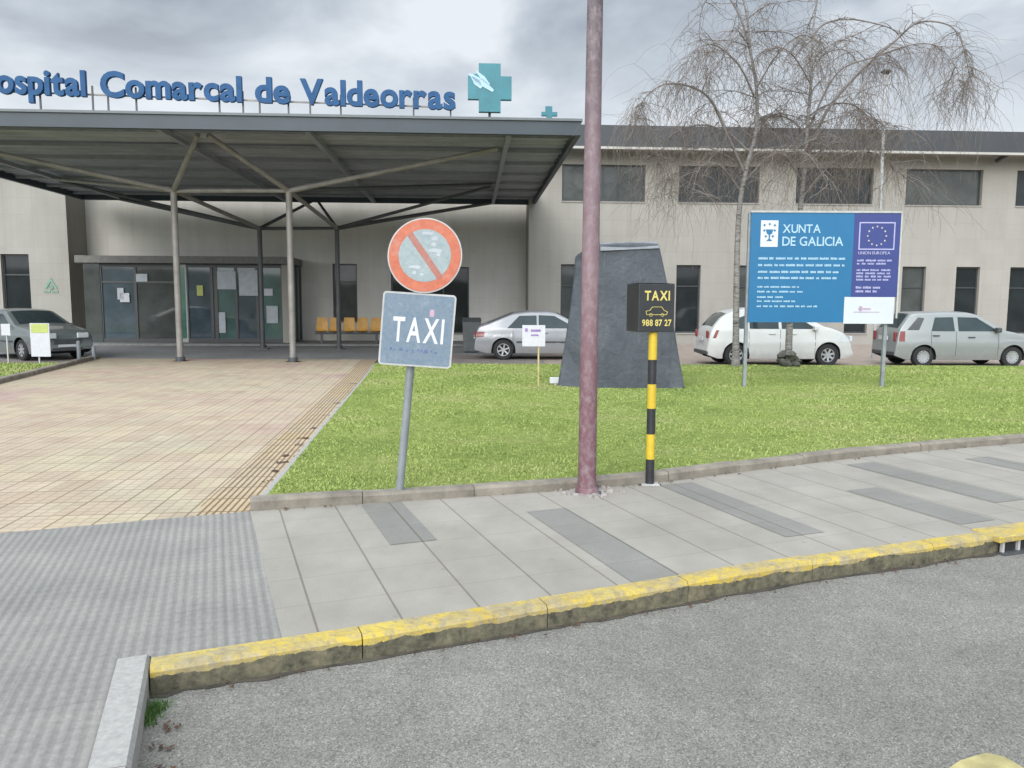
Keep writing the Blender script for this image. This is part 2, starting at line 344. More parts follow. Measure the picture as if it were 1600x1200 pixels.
# ------------------------------------------------------------------ text
_tc = {}
def glyph(ch, bold=0.0):
    k = (ch, bold)
    if k not in _tc:
        cu = bpy.data.curves.new('t', 'FONT'); cu.body = ch; cu.size = 1; cu.offset = bold; cu.resolution_u = 4; cu.fill_mode = 'FRONT'
        o = bpy.data.objects.new('t', cu); col.objects.link(o); dg = bpy.context.evaluated_depsgraph_get(); dg.update()
        me = bpy.data.meshes.new_from_object(o.evaluated_get(dg))
        vs = [Vector(v.co) for v in me.vertices]; fs = [list(p.vertices) for p in me.polygons]
        # outline edges used once
        cnt = {}
        for f in fs:
            for i in range(len(f)):
                a, b = f[i], f[(i+1) % len(f)]; e = (min(a, b), max(a, b)); cnt.setdefault(e, []).append((a, b))
        rim = [v[0] for v in cnt.values() if len(v) == 1]
        bpy.data.objects.remove(o); bpy.data.curves.remove(cu); bpy.data.meshes.remove(me)
        _tc[k] = (vs, fs, rim)
    return _tc[k]
def put_glyph(mb, ch, o, ux, uy, n_, depth, bold=0.0, mi=0):
    vs, fs, rim = glyph(ch, bold); o, ux, uy, n_ = map(Vector, (o, ux, uy, n_)); k = len(vs)
    a = [o+ux*v.x+uy*v.y+n_*depth for v in vs]; b = [o+ux*v.x+uy*v.y for v in vs]
    mb.add(a+b, fs+[[i+k for i in f][::-1] for f in fs]+[(p, p+k, q+k, q) for p, q in rim], mi)
def layout(text, bold=0.0, gap=.06, space=.28):
    x = 0; out = []
    for ch in text:
        if ch == ' ': x += space; continue
        vs = glyph(ch, bold)[0]; x0 = min(v.x for v in vs); x1 = max(v.x for v in vs)
        out.append((ch, x-x0)); x += x1-x0+gap
    return out, x-gap
def put_text(mb, text, o, ux, uy, n_, width, height, depth=.003, bold=0.0, gap=.06, space=.28):
    """text fitted to a width; height is the capital height"""
    out, w = layout(text, bold, gap, space); sx = width/w; cap = .7; sy = height/cap
    ux, uy = Vector(ux), Vector(uy)
    for ch, x in out: put_glyph(mb, ch, Vector(o)+ux*(x*sx), ux*sx, uy*sy, n_, depth, bold)

# ------------------------------------------------------------------ ground
def sheet(name, poly, z, m, t=None):
    mb = MB(); k = len(poly); mb.add([(p[0], p[1], z) for p in poly], [list(range(k))])
    if t: 
        mb = MB(); mb.prism([(p[0], p[1]) for p in poly], (0,0,z-t), (1,0,0), (0,1,0), (0,0,1), t)
    me = mb.build(name, m); 
    return struct(me)
E_ = Vector((math.cos(ROT), math.sin(ROT), 0)); N_ = Vector((-math.sin(ROT), math.cos(ROT), 0))
def en(e, n_): v = E_*e+N_*n_; return (v.x, v.y)
def smooth_line(pts, sub=4):
    out = []
    P = [Vector((p[0], p[1], 0)) for p in pts]
    for i in range(len(P)-1):
        p0, p1, p2, p3 = P[max(i-1,0)], P[i], P[i+1], P[min(i+2, len(P)-1)]
        for k in range(sub):
            t = k/sub
            out.append(.5*((2*p1)+(-p0+p2)*t+(2*p0-5*p1+4*p2-p3)*t*t+(-p0+3*p1-3*p2+p3)*t**3))
    return out+[P[-1]]
def offset(line, d):
    out = []
    for i, p in enumerate(line):
        t = (line[min(i+1, len(line)-1)]-line[max(i-1, 0)]).normalized(); out.append(p+Vector((-t.y, t.x, 0))*d)
    return out
kout = smooth_line([(-1.585,3.215),(-1.0,3.45),(0,3.86),(.72,4.16),(1.56,4.53),(2.51,4.89),(3.45,5.24),(4.6,5.68),(6.5,6.45),(9,7.5),(14,9.8),(22,13.5),(40,22)], 6)
kin = offset(kout, .115)
lawnf = smooth_line([(-2.02,5.80),(-.94,6.10),(.65,6.56),(1.46,6.88),(2.56,7.45),(4.23,8.24),(6.02,8.91),(9,10.1),(14,12.6),(22,16.6),(40,26)], 5)
lawnf_in = offset(lawnf, .12)
lawn_left = smooth_line([(-2.02,5.80),(-2.22,7.6),(-2.46,9.73),(-3.19,16.4),(-3.62,19.8)], 5)
back_y = 19.75
# road = one sheet to the horizon
sheet('ground', [(-900,-900),(900,-900),(900,900),(-900,900)], -.15, M['hill'])
sheet('road', [(-60,-40),(60,-40),(60,60),(-60,60)], -.118, M['asphalt'])
# pavement between the yellow kerb and the lawn kerb
def closed(a, b): return [(p.x, p.y) for p in a]+[(p.x, p.y) for p in reversed(b)]
side = [p for p in kin if True]
pav_top = [en(.25, 5.98), en(.25, 3.72)]
kin_r = [p for p in kin if (p.dot(E_) > -.0)]
e0 = Vector((*en(.25, 0), 0))
kin_r = [p for p in kin if p.dot(E_) > .25]
start = kin_r[0]; nb = start.dot(N_)
pav = [en(.25, nb)]+[(p.x, p.y) for p in kin_r]+[(p.x, p.y) for p in reversed(lawnf)]+[(-2.02,5.80)]
mb = MB()
def poly_tri(mb, poly, z):
    mb.add([(x, y, z) for x, y in poly], [list(range(len(poly)))])
poly_tri(mb, pav, 0.0); struct(mb.build('pavement', M['pavers']))
for i, (a, b, c_, d) in enumerate([(1.04,1.36,4.93,6.02),(2.2,2.53,3.72,5.38),(3.64,3.98,4.15,5.78),(5.06,5.42,3.95,5.05),(5.9,6.26,4.3,5.9),(7.3,7.66,4.3,5.7),(8.9,9.26,4.2,6.0),(10.6,11,4.2,6.4)]):
    sheet('pavement_band', [en(a, c_), en(b, c_), en(b, d), en(a, d)], .003, M['pavers_dark'])
# ribbed crossing: everything left of the pavement edge, in front of the tan square
kin_l = [p for p in kin if p.dot(E_) < .25]
wk0 = Vector((-1.585, 3.215, 0))                        # corner where the pale kerb turns to the viewer
D_ = -N_
wk_end = wk0+D_*6
nbl = kin_l[0]
ramp = [en(.25, nb)]+[(p.x, p.y) for p in reversed(kin_l)]+[((wk0+N_*.14).x, (wk0+N_*.14).y), ((wk0+N_*.14-E_*.135).x, (wk0+N_*.14-E_*.135).y), ((wk_end-E_*.135).x, (wk_end-E_*.135).y), (-14, -4), (-18, 0.5), (-2.02-8*math.cos(ROT), 5.80-8*math.sin(ROT)), (-2.02, 5.80)]
mb = MB(); poly_tri(mb, ramp, 0.0); struct(mb.build('ribbed_crossing', M['ramp']))
# plaza and its ribbed warning strip
ll = lawn_left
strip_in = offset(ll, .42); strip_in[0] = Vector((-2.02, 5.80, 0))-E_*.40
plaza = [(p.x, p.y) for p in strip_in]+[(-4.3, 22.0), (-11.85, 22.0), (-10.04, 14.97), (-8.6, 9.3), (-9.7, 3.2), (-2.02-8*math.cos(ROT), 5.80-8*math.sin(ROT))]
plaza = [(p[0], p[1]) for p in plaza]
i0 = strip_in[0]
mb = MB(); poly_tri(mb, plaza, 0.0); struct(mb.build('plaza', M['plaza']))
mb = MB(); poly_tri(mb, closed(ll, strip_in)+[], 0.0); struct(mb.build('warning_strip', M['tactile']))
sheet('plaza_end', [(-3.62,19.8),(-4.04,19.75),(-4.3,22.0),(-3.85,22.0)], 0.0, M['tactile'])
# left paved ground beyond the plaza edge and the back driveway
sheet('driveway', [(-45,22.0),(-3.85,22.0),(-3.62,19.72),(0.9,19.72),(0.9,45),(-45,45)], -.03, M['driveway'])
sheet('driveway_edge', [(-3.55,19.74),(0.85,19.74),(0.85,24.5),(-3.9,24.5)], -.024, M['brownpave'])
sheet('building_pavement', [(0.9,19.72),(60,19.72),(60,50),(0.9,50)], -.03, M['pinkpave'])
sheet('left_pavement', [(-45,2),(-9.7,3.2),(-8.6,9.3),(-10.04,14.97),(-11.85,22.0),(-45,22.0)], -.03, M['brownpave'])
mb = MB(B2W); a = bl(150,533,32.5); mb.box((-17.2, 29.6, -.02), (.2, 32.5, .05)); struct(mb.build('entrance_step', simple('dark_step_paving', (.22,.22,.215), .8)))

# kerbs ---------------------------------------------------------------
def kerb(name, line_out, line_in, z0, z1, m, stone=1.0, gap=.012, skip=None, seed=1, bev=.012):
    rr = random.Random(seed); mb = MB(); acc = 0; i = 0; n_ = len(line_out)
    # resample by length
    L = [0]
    for k in range(1, n_): L.append(L[-1]+(line_out[k]-line_out[k-1]).length)
    def at(line, s):
        for k in range(1, n_):
            if s <= L[k] or k == n_-1:
                t = (s-L[k-1])/(L[k]-L[k-1]); return line[k-1].lerp(line[k], min(t, 1))
    s = 0
    while s < L[-1]-.05:
        e = min(s+stone*rr.uniform(.92, 1.06), L[-1]); sub = 3; dz = rr.uniform(-.006, .006); do = rr.uniform(-.006, .006)
        for q in range(sub):
            a0 = s+(e-s)*q/sub+(gap/2 if q == 0 else 0); a1 = s+(e-s)*(q+1)/sub-(gap/2 if q == sub-1 else 0)
            p, p2, r0, r1 = at(line_out, a0), at(line_out, a1), at(line_in, a0), at(line_in, a1)
            c = .014
            def cs(o, i_):  # profile points
                d = (i_-o); w = d.length; d = d/w
                return [o+d*do+Vector((0,0,z0)), o+d*do+Vector((0,0,z1+dz-c*1.6)), o+d*(do+c)+Vector((0,0,z1+dz)), i_-d*.004+Vector((0,0,z1+dz)), i_+Vector((0,0,z1-.01+dz)), i_+Vector((0,0,z0))]
            A_, B_ = cs(p, r0), cs(p2, r1); k6 = 6
            fs = [(j, j+6, (j+1) % 6+6, (j+1) % 6) for j in range(6)]
            if q == 0: fs.append((0,1,2,3,4,5))
            if q == sub-1: fs.append((11,10,9,8,7,6))
            mb.add(A_+B_, fs)
        s = e
    return struct(mb.build(name, m))
kerb('yellow_kerb', kout, kin, -.135, .006, M['ykerb'], .98, .006, seed=3)
wl_out = [wk0+D_*t for t in (-.145, 1, 2, 3, 4, 5, 6)]
wl_in = [p-E_*.14 for p in wl_out]
kerb('pale_kerb', wl_out, wl_in, -.135, .008, M['granite'], .9, .008, seed=5)
kerb('lawn_kerb', lawnf, lawnf_in, -.01, .088, M['kerb'], .9, .006, seed=8)
kerb('lawn_side_kerb', [p for p in lawn_left[1:]], offset(lawn_left, -.09)[1:], -.01, .045, M['granite'], .9, .012, seed=9)
kerb('lawn_back_kerb', [Vector((-3.6+i*2.0, back_y-.12, 0)) for i in range(22)], [Vector((-3.6+i*2.0, back_y, 0)) for i in range(22)], -.04, .07, M['kerb'], 1.0, seed=10)
lk = [Vector(p) for p in ((-8.4,8.6,0),(-9.2,11.8,0),(-10.04,14.97,0),(-10.9,18.4,0),(-11.85,22.0,0))]
kerb('left_lawn_kerb', lk, offset(lk, .16), -.01, .1, M['kerb'], 1.0, seed=11)
# soft dirt line where the kerb meets the road
dl = offset(kout, -.05); 
mb = MB()
rr = random.Random(4)
for i in range(len(kout)-8):
    w0 = .03+.05*mn.noise(Vector((i*.7, 0, 0))); w1 = .03+.05*mn.noise(Vector(((i+1)*.7, 0, 0)))
    t = (kout[i+1]-kout[i]).normalized(); nn = Vector((t.y, -t.x, 0))
    mb.add([kout[i]+Vector((0,0,-.114)), kout[i+1]+Vector((0,0,-.114)), kout[i+1]+nn*max(.012, w1)+Vector((0,0,-.114)), kout[i]+nn*max(.012, w0)+Vector((0,0,-.114))], [(3,2,1,0)])
struct(mb.build('gutter_dirt', M['kerbdirt']))

# lawns ---------------------------------------------------------------
lawn_poly = [(p.x, p.y) for p in lawnf_in if p.y < 19]+[(27, back_y-.12), (-3.5, back_y-.12)]+[(p.x+.09, p.y) for p in reversed(lawn_left[1:-1])]
def inside(x, y, poly):
    c = False; j = len(poly)-1
    for i in range(len(poly)):
        xi, yi = poly[i]; xj, yj = poly[j]
        if (yi > y) != (yj > y) and x < (xj-xi)*(y-yi)/(yj-yi)+xi: c = not c
        j = i
    return c
def lz(x, y): return .07+.02*mn.noise(Vector((x*.5, y*.5, 0)))
mb = MB(); poly_tri(mb, lawn_poly, .075); struct(mb.build('lawn', M['lawn']))
ll_poly = [(-8.9,9.0),(-9.4,11.8),(-10.2,15.0),(-10.95,17.8),(-11.4,19.4),(-30,19.4),(-30,9)]
mb = MB(); poly_tri(mb, ll_poly, .06); struct(mb.build('left_lawn', M['lawn']))
def blades(name, poly, count, z, hmin, hmax, box, bias, label, m=None, wk=1.0, seed=1):
    rr = random.Random(seed); V = []; Fc = []
    x0, y0, x1, y1 = box; tries = 0
    while len(Fc) < count and tries < count*6:
        tries += 1
        y = y0+(y1-y0)*rr.random()**bias; x = rr.uniform(x0, x1)
        if abs(x) > y*.72+.3 or not inside(x, y, poly): continue
        k = .6+.7*max(0, mn.noise(Vector((x*1.1, y*1.1, 3)))+.3)
        h = rr.uniform(hmin, hmax)*k; w = (.0022+.00085*y)*wk*rr.uniform(.7, 1.3)
        a = rr.uniform(0, 6.28); dx, dy = math.cos(a)*w, math.sin(a)*w; lx, ly = rr.gauss(0, .5)*h, rr.gauss(0, .5)*h
        b = len(V)
        V += [(x-dx, y-dy, z), (x+dx, y+dy, z), (x+dx*.6+lx*.4, y+dy*.6+ly*.4, z+h*.6), (x-dx*.6+lx*.4, y-dy*.6+ly*.4, z+h*.6), (x+lx, y+ly, z+h)]
        Fc += [(b, b+1, b+2, b+3), (b+3, b+2, b+4)]
    me = bpy.data.meshes.new(name); me.from_pydata(V, [], Fc); me.materials.append(m or M['blade'])
    o = bpy.data.objects.new(name, me); col.objects.link(o); return tag(o, label, 'grass', kind='stuff')
blades('grass', lawn_poly, 200000, .07, .012, .034, (-3.6, 6.1, 15, 19.6), 1.5, 'short bright green grass covering the main lawn')
blades('grass', ll_poly, 9000, .055, .02, .06, (-13.5, 14, -9, 19.4), 1.0, 'small patch of green grass at the left edge beyond the tan paving', seed=3)

# weeds and leaves at the kerb corner
wc = wk0+E_*.0
wp = [(wk0.x+.0, wk0.y-.02), (wk0.x+.10, wk0.y-.06), (wk0.x+.17, wk0.y-.5), (wk0.x+.12, wk0.y-.5)]
def tuft(name, cx, cy, z, r, cnt, hmax, label, seed):
    rr = random.Random(seed); V = []; Fc = []
    for i in range(cnt):
        a = rr.uniform(0, 6.28); q = r*rr.random()**.5; x = cx+math.cos(a)*q*.35+D_.x*(rr.random()-.2)*r*2; y = cy+math.sin(a)*q*.35+D_.y*(rr.random()-.2)*r*2
        h = rr.uniform(.3, 1)*hmax; w = .0035; a = rr.uniform(0, 6.28); dx, dy = math.cos(a)*w, math.sin(a)*w; lx, ly = rr.gauss(0, .5)*h, rr.gauss(0, .5)*h; b = len(V)
        V += [(x-dx, y-dy, z), (x+dx, y+dy, z), (x+lx, y+ly, z+h)]; Fc.append((b, b+1, b+2))
    me = bpy.data.meshes.new(name); me.from_pydata(V, [], Fc); me.materials.append(simple('weed_green', (.07,.15,.03), .8, 0, .4, 20))
    o = bpy.data.objects.new(name, me); col.objects.link(o); tag(o, label, 'weeds', kind='stuff')
tuft('weeds', wk0.x+.055, wk0.y-.12, -.118, .09, 420, .05, 'green weeds growing where the pale kerb meets the yellow kerb', 3)
def leaves(name, spots, cnt, spread, label, z=-.113, size=.018, seed=1, m=None):
    rr = random.Random(seed); mb = MB()
    for i in range(cnt):
        p = rr.choice(spots); x, y = p[0]+rr.gauss(0, spread), p[1]+rr.gauss(0, spread*.5); s = size*rr.uniform(.5, 1.3); a = rr.uniform(0, 6.28)
        pts = []
        for k in range(6):
            b = a+k*math.pi/3; q = s*(1.3 if k % 3 == 0 else .7); pts.append((x+math.cos(b)*q, y+math.sin(b)*q, z+rr.uniform(0, .014)))
        mb.add(pts+[(x, y, z+.012)], [(k, (k+1) % 6, 6) for k in range(6)])
    return tag(mb.build(name, m or M['leaf']), label, 'leaves', kind='stuff')
cor = [(wk0.x+.1+.42*k*.36, wk0.y-.15-.1*k) for k in range(5)]
leaves('dead_leaves', [(wk0.x+.10+D_.x*t, wk0.y+.0+D_.y*t) for t in (.15,.3,.45,.6,.75)], 26, .03, 'brown dead leaves lying in the corner of the road by the pale kerb', size=.012, seed=5)
leaves('dead_leaves', [((kout[i].x), kout[i].y-.05) for i in range(3, 45)], 90, .035, 'scattered dead leaves in the gutter along the yellow kerb', size=.009, seed=6)
leaves('dead_leaves', [((lawnf[i].x), lawnf[i].y-.05) for i in range(2, 40)], 60, .05, 'dead leaves on the pavement along the foot of the lawn kerb', z=.004, size=.012, seed=7)
leaves('dead_leaves', [(p.x-.06, p.y) for p in lawn_left[3:16]], 70, .05, 'dark leaves along the low edging of the lawn beside the tan paving', z=.004, size=.022, seed=8)
# yellow paint on the road, bottom right
q = [gnd(1478,1203,-.114), gnd(1500,1188,-.114), gnd(1540,1176,-.114), gnd(1570,1182,-.114), gnd(1600,1200,-.114), gnd(1640,1290,-.114), gnd(1500,1290,-.114)]
mb = MB(); mb.add(q, [list(range(7))[::-1]]); struct(mb.build('road_marking', M['roadyellow']))

# ------------------------------------------------------------------ hospital building
DW, DB = 31.0, 32.5
bo = B2W((0.5, DW, 0)); 
bld = bpy.data.objects.new('hospital_building', None); col.objects.link(bld); bld.rotation_euler = (0,0,A); bld.location = B2W((0, DW, 0))
tag(bld, 'low beige stone-clad hospital building with dark roof edge behind the lawn and canopy', 'building')
OFF = (0, DW, 0)
class LB(MB):       # built in the building's own axes
    def put(s, name, m, parent=None, **k): return s.build(name, m, parent or bld, off=OFF, **k)
XR0 = bl(826, 400, DW).x            # left corner of the right wing
XL1 = bl(107, 400, DW).x            # right corner of the left wing
ZR = bl(940, 195, DW-1.0).z         # roof top
ZF = bl(940, 229, DW-1.0).z
ZW = ZF+.12
print('ZR', ZR, ZF, XR0, XL1)
wins = []
for (x0, y0, x1, y1) in [(878,256,1009,313),(1060,258,1188,315),(1243,262,1366,318),(1414,265,1537,321),(1586,268,1709,324),(1757,271,1880,327)]:
    a, b = bl(x0, y1, DW), bl(x1, y0, DW); wins.append((a.x, b.x, bl((x0+x1)/2, y1, DW).z, bl((x0+x1)/2, y0, DW).z, 'u'))
zt_u = sum(w[3] for w in wins)/len(wins); zb_u = sum(w[2] for w in wins)/len(wins)
wins = [(w[0], w[1], zb_u, zt_u, 'u') for w in wins]
zl_t = bl(1500, 417, DW).z; zl_b = bl(1500, 521, DW).z
for x0, x1 in [(876,910),(966,1001),(1056,1094),(1147,1184),(1236,1272),(1321,1357),(1408,1445),(1492,1529),(1576,1612),(1662,1698),(1748,1784)]:
    wins.append((bl(x0, 460, DW).x, bl(x1, 460, DW).x, zl_b, zl_t, 'l'))
XE = XR0+34
def wall_with_holes(mb, x0, x1, z0, z1, D, holes, thick=.3, mi=0):
    xs = sorted({x0, x1}|{h[0] for h in holes}|{h[1] for h in holes}); zs = sorted({z0, z1}|{h[2] for h in holes}|{h[3] for h in holes})
    def hole(xm, zm): return any(h[0] < xm < h[1] and h[2] < zm < h[3] for h in holes)
    for i in range(len(xs)-1):
        for j in range(len(zs)-1):
            if hole((xs[i]+xs[i+1])/2, (zs[j]+zs[j+1])/2): continue
            mb.add([(xs[i], D, zs[j]), (xs[i+1], D, zs[j]), (xs[i+1], D, zs[j+1]), (xs[i], D, zs[j+1])], [(0,1,2,3)])
    for h in holes:
        a, b, c, d = h[:4]
        mb.add([(a,D,c),(b,D,c),(b,D,d),(a,D,d),(a,D+thick,c),(b,D+thick,c),(b,D+thick,d),(a,D+thick,d)], [(0,4,5,1),(1,5,6,2),(2,6,7,3),(3,7,4,0)])
mb = LB(); wall_with_holes(mb, XR0, XE, -.1, ZW+.6, DW, wins)
mb.add([(XR0,DW,-.1),(XR0,DB+8,-.1),(XR0,DB+8,ZW+.6),(XR0,DW,ZW+.6)], [(0,3,2,1)])
mb.add([(XE,DW,-.1),(XE,DB+12,-.1),(XE,DB+12,ZW+.6),(XE,DW,ZW+.6)], [(0,1,2,3)])
mb.put('wall', M['wall'])
# left wing
lw = [(bl(3,440,DW).x, bl(47,440,DW).x, bl(30,500,DW).z, bl(30,397,DW).z, 'l')]
lw2 = lw[0][0]
for k in range(1, 6): lw.append((lw2-2.6*k, lw2-2.6*k+lw[0][1]-lw[0][0], lw[0][2], lw[0][3], 'l'))
mb = LB(); wall_with_holes(mb, XL1-24, XL1, -.1, ZW+.6, DW, lw)
mb.add([(XL1,DW,-.1),(XL1,DB+.1,-.1),(XL1,DB+.1,ZW+.6),(XL1,DW,ZW+.6)], [(0,1,2,3)])
mb.put('wall', M['wall'])
# recessed entrance wall
bw = [(bl(520,450,DB).x, bl(558,450,DB).x, bl(540,503,DB).z, bl(540,412,DB).z, 'c'), (bl(611,450,DB).x, bl(733,450,DB).x, .35, bl(700,417,DB).z, 'c')]
mb = LB(); wall_with_holes(mb, XL1+.002, XR0-.002, -.1, ZW+.6, DB, bw); mb.put('wall', M['wall2'])  # same stone as the wings, colour lightened to offset the canopy's shade
def window(w, D, glassm, blind=None, nm=2):
    x0, x1, z0, z1 = w[:4]; f = .06; fd = D+.14
    mb = LB(); 
    for a, b in (((x0+.002,fd,z0+.002),(x1-.002,fd+.06,z0+f)), ((x0+.002,fd,z1-f),(x1-.002,fd+.06,z1-.002)), ((x0+.002,fd,z0+f),(x0+f,fd+.06,z1-f)), ((x1-f,fd,z0+f),(x1-.002,fd+.06,z1-f))): mb.box(a, b)
    nx = 2 if (x1-x0) > 2 else 0
    if nx:
        for k in [(q+1)/(nm+1) for q in range(nm)]:
            xm = x0+(x1-x0)*k; mb.box((xm-.03,fd,z0+f),(xm+.03,fd+.05,z1-f))
    else: mb.box((x0+f, fd, z0+(z1-z0)*.68), (x1-f, fd+.05, z0+(z1-z0)*.68+.05))
    wo = mb.put('window', M['frame'])
    p = LB(); p.box((x0+.03,fd+.03,z0+.03),(x1-.03,fd+.045,z1-.03)); p.put('pane', glassm, wo)
    s = LB(); s.box((x0-.02,D-.035,z0-.05),(x1+.02,D+.13,z0-.003)); s.put('sill', M['eave'], wo)
    if blind:
        b_ = LB(); nn = int((z1-z0)*(blind)/.09)
        for k in range(nn): zz = z1-f-.09*k; b_.box((x0+f+.01, fd+.012, zz-.07), (x1-f-.01, fd+.022, zz))
        b_.put('blind', M['blind'], wo)
rr = random.Random(2)
for i, w in enumerate(wins): window(w, DW, M['glass'] if i % 3 else M['greyglass'], .0, 0 if i == 3 else 1)
for w in lw: window(w, DW, M['glass'])
window(bw[0], DB, M['greyglass'], 0); window(bw[1], DB, M['glass'], 0)
# roof: fascia, gutter line, eave soffit, slab
def roof(xa, xb, D0, D1, za, zb):
    mb = LB(); mb.box((xa, D0, za), (xb, D0+.12, zb)); mb.box((xa, D0+.12, zb-.12), (xb, D1, zb-.02)); r_ = mb.put('roof', M['roofd'])
    g = LB(); g.box((xa, D0-.06, za-.09), (xb, D0+.10, za-.002)); g.put('gutter', M['gutter'], r_)
    s = LB(); s.box((xa, D0+.12, za+.0), (xb, DW+.2, za+.06)); s.put('soffit', M['eave'], r_)
    for k in range(int((xb-xa)/.6)):
        pass
    return r_
roof(XR0-16.5, XE+.5, DW-1.0, DB+12, ZF, ZR)
roof2 = LB(); roof2.box((XL1-24, DW-1.0, ZF-.0), (XR0-16.52, DW-.88, ZR)); roof2.box((XL1-24, DW-.88, ZR-.12), (XR0-16.52, DB+12, ZR-.02)); roof2.put('roof', M['roofd'])
# diagonal rainwater strut high on the far right
pa, pb = bl(1556, 252, DW-.3), bl(1583, 236, DW-.9)
mb = LB(); mb.bar(pa, pb, .12, .14); mb.put('eave_strut', M['steel_d'])
# glazed entrance vestibule
DV = 30.7
vx0, vx1 = bl(158, 470, DV).x, bl(456, 470, DV).x; vzt = bl(300, 412, DV).z; vz1 = bl(300, 401, DV).z
mb = LB(); mb.box((vx0-.75, DV-.35, vzt), (vx1+.05, DB-.002, vz1)); ves = mb.put('entrance_porch', simple('porch_fascia', (.17,.165,.15), .7))
mb = LB(); mb.box((bl(441,470,DV).x, DV-.02, .05), (vx1, DV+.32, vzt-.002)); mb.put('porch_column', M['wall'], ves)
mb = LB(); mb.box((vx0-.62, DV+.0, .05), (vx0-.0, DV+.3, vzt-.002)); mb.put('porch_column', M['greyglass'], ves)
cuts = [158, 212, 275, 292, 331, 338, 369, 402, 441]; gm = ['blueglass','greyglass','greenfilm','blueglass','frame','tealglass','blueglass','tealglass']
for i in range(8):
    a, b = bl(cuts[i], 470, DV).x, bl(cuts[i+1], 470, DV).x
    g = LB(); g.box((a+.03, DV+.06, .12), (b-.03, DV+.075, vzt-.12)); door = 'door' if i in (3, 5, 6, 7) else 'glass_panel'
    f = LB()
    f.box((a, DV+.02, .06), (a+.05, DV+.1, vzt-.01)); f.box((b-.05, DV+.02, .06), (b-.001, DV+.1, vzt-.01)); f.box((a+.05, DV+.02, vzt-.14), (b-.05, DV+.1, vzt-.01)); f.box((a+.05, DV+.02, .06), (b-.05, DV+.1, .2))
    if i in (0, 1, 5, 6): f.box((a+.05, DV+.03, 2.35), (b-.05, DV+.09, 2.42))
    fo = f.put(door, M['frame'] if i != 2 else M['alu'], ves); g.put('pane', M[gm[i]], fo)
# side glazing of the porch
mb = LB(); mb.box((vx1-.06, DV+.34, .1), (vx1-.04, DB-.05, vzt-.03)); s_ = mb.put('side_glass', M['tealglass'], ves)
f = LB()
for d in (DV+.34, DV+1.0, DB-.1): f.box((vx1-.03, d, .06), (vx1, d+.06, vzt-.01))
f.put('side_frame', M['frame'], ves)
# notices on the entrance glass; the tall narrow one is a painted faint reflection
for (x0, y0, x1, y1, m) in [(184,450,193,468,'panelgrey'),(188,458,202,472,'paper'),(340,424,368,452,'panelgrey'),(374,422,402,462,'panelgrey'),(413,451,426,462,'paper'),(417,478,434,505,'panelgrey'),(308,446,317,462,'ypaper'),(213,428,230,440,'panelgrey'),(343,488,352,520,'panelgrey')]:
    a, b = bl(x0, y1, DV+.02), bl(x1, y0, DV+.02); mb = LB(); mb.box((a.x, DV+.005, a.z), (b.x, DV+.013, b.z)); mb.put('notice', M[m], ves)
# green wall emblem on the left wing: person-like mark over a short word line
mb = LB(xf=None)
c0 = bl(80, 446, DW)
pts = [(-.26,-.12),(0,.3),(.26,-.12),(.17,-.12),(0,.14),(-.17,-.12)]
mb.prism(pts, (c0.x, DW-.004, c0.z), (1,0,0), (0,0,1), (0,-1,0), .02)
mb.prism([(.09*math.cos(k*.7854), .04+.09*math.sin(k*.7854)-.12) for k in range(8)], (c0.x, DW-.004, c0.z), (1,0,0), (0,0,1), (0,-1,0), .02)
mb.box((c0.x-.28, DW-.02, c0.z-.28), (c0.x-.04, DW-.003, c0.z-.2)); mb.box((c0.x+.02, DW-.02, c0.z-.28), (c0.x+.26, DW-.003, c0.z-.2))
mb.put('wall_emblem', M['green'])

# ------------------------------------------------------------------ canopy
DF, DR = 18.5, 31.35
zc = bl(450, 204, DF).z           # underside of the fascia
zt = bl(450, 178, DF).z
xr = bl(908, 200, DF).x; xl = xr-17.7
cano = bpy.data.objects.new('entrance_canopy', None); col.objects.link(cano); cano.rotation_euler = (0,0,A); cano.location = B2W((-8, DF, 0))
tag(cano, 'large flat steel canopy on four branching posts in front of the hospital entrance', 'canopy')
class CB(MB):
    def put(s, name, m, parent=None, **k): return s.build(name, m, parent or cano, off=(-8, DF, 0), **k)
print('canopy', zc, zt, xr, xl)
mb = CB(); mb.box((xl, DF, zc), (xr, DF+.12, zt-.06)); mb.box((xr-.12, DF+.12, zc), (xr, DR, zt-.06)); mb.box((xl, DF+.12, zc), (xl+.12, DR, zt-.06)); mb.box((xl+.12, DR-.12, zc), (xr-.12, DR, zt-.06)); mb.put('fascia', M['fascia'])
mb = CB(); mb.box((xl-.03, DF-.04, zt-.058), (xr+.03, DR+.02, zt)); mb.put('roof_sheet', M['fascia_top'])
# corrugated deck underside
def deck(u, v):
    return (xl+.12+(xr-xl-.24)*u, DF+.13+(DR-DF-.26)*v, zc+.22+.03*math.copysign(min(1, abs(math.sin(v*52*math.pi))*1.6), math.sin(v*52*math.pi)))
mb = CB(); mb.grid(deck, 1, 416, flip=True); mb.put('corrugated_deck', M['soffit'])
zn = zc+.10
for k in range(7):                 # purlins parallel to the front edge
    d = DF+.9+k*(DR-DF-1.8)/6; mb = CB(); mb.box((xl+.13, d-.03, zc+.10), (xr-.13, d+.03, zc+.185)); mb.put('purlin', M['soffit_d'])
for x in (xl+1.7, xl+7.9, xl+11.3, xr-1.7):
    mb = CB(); mb.box((x-.06, DF+.13, zc-.02), (x+.06, DR-.13, zc+.098)); mb.put('main_beam', M['soffit_d'])
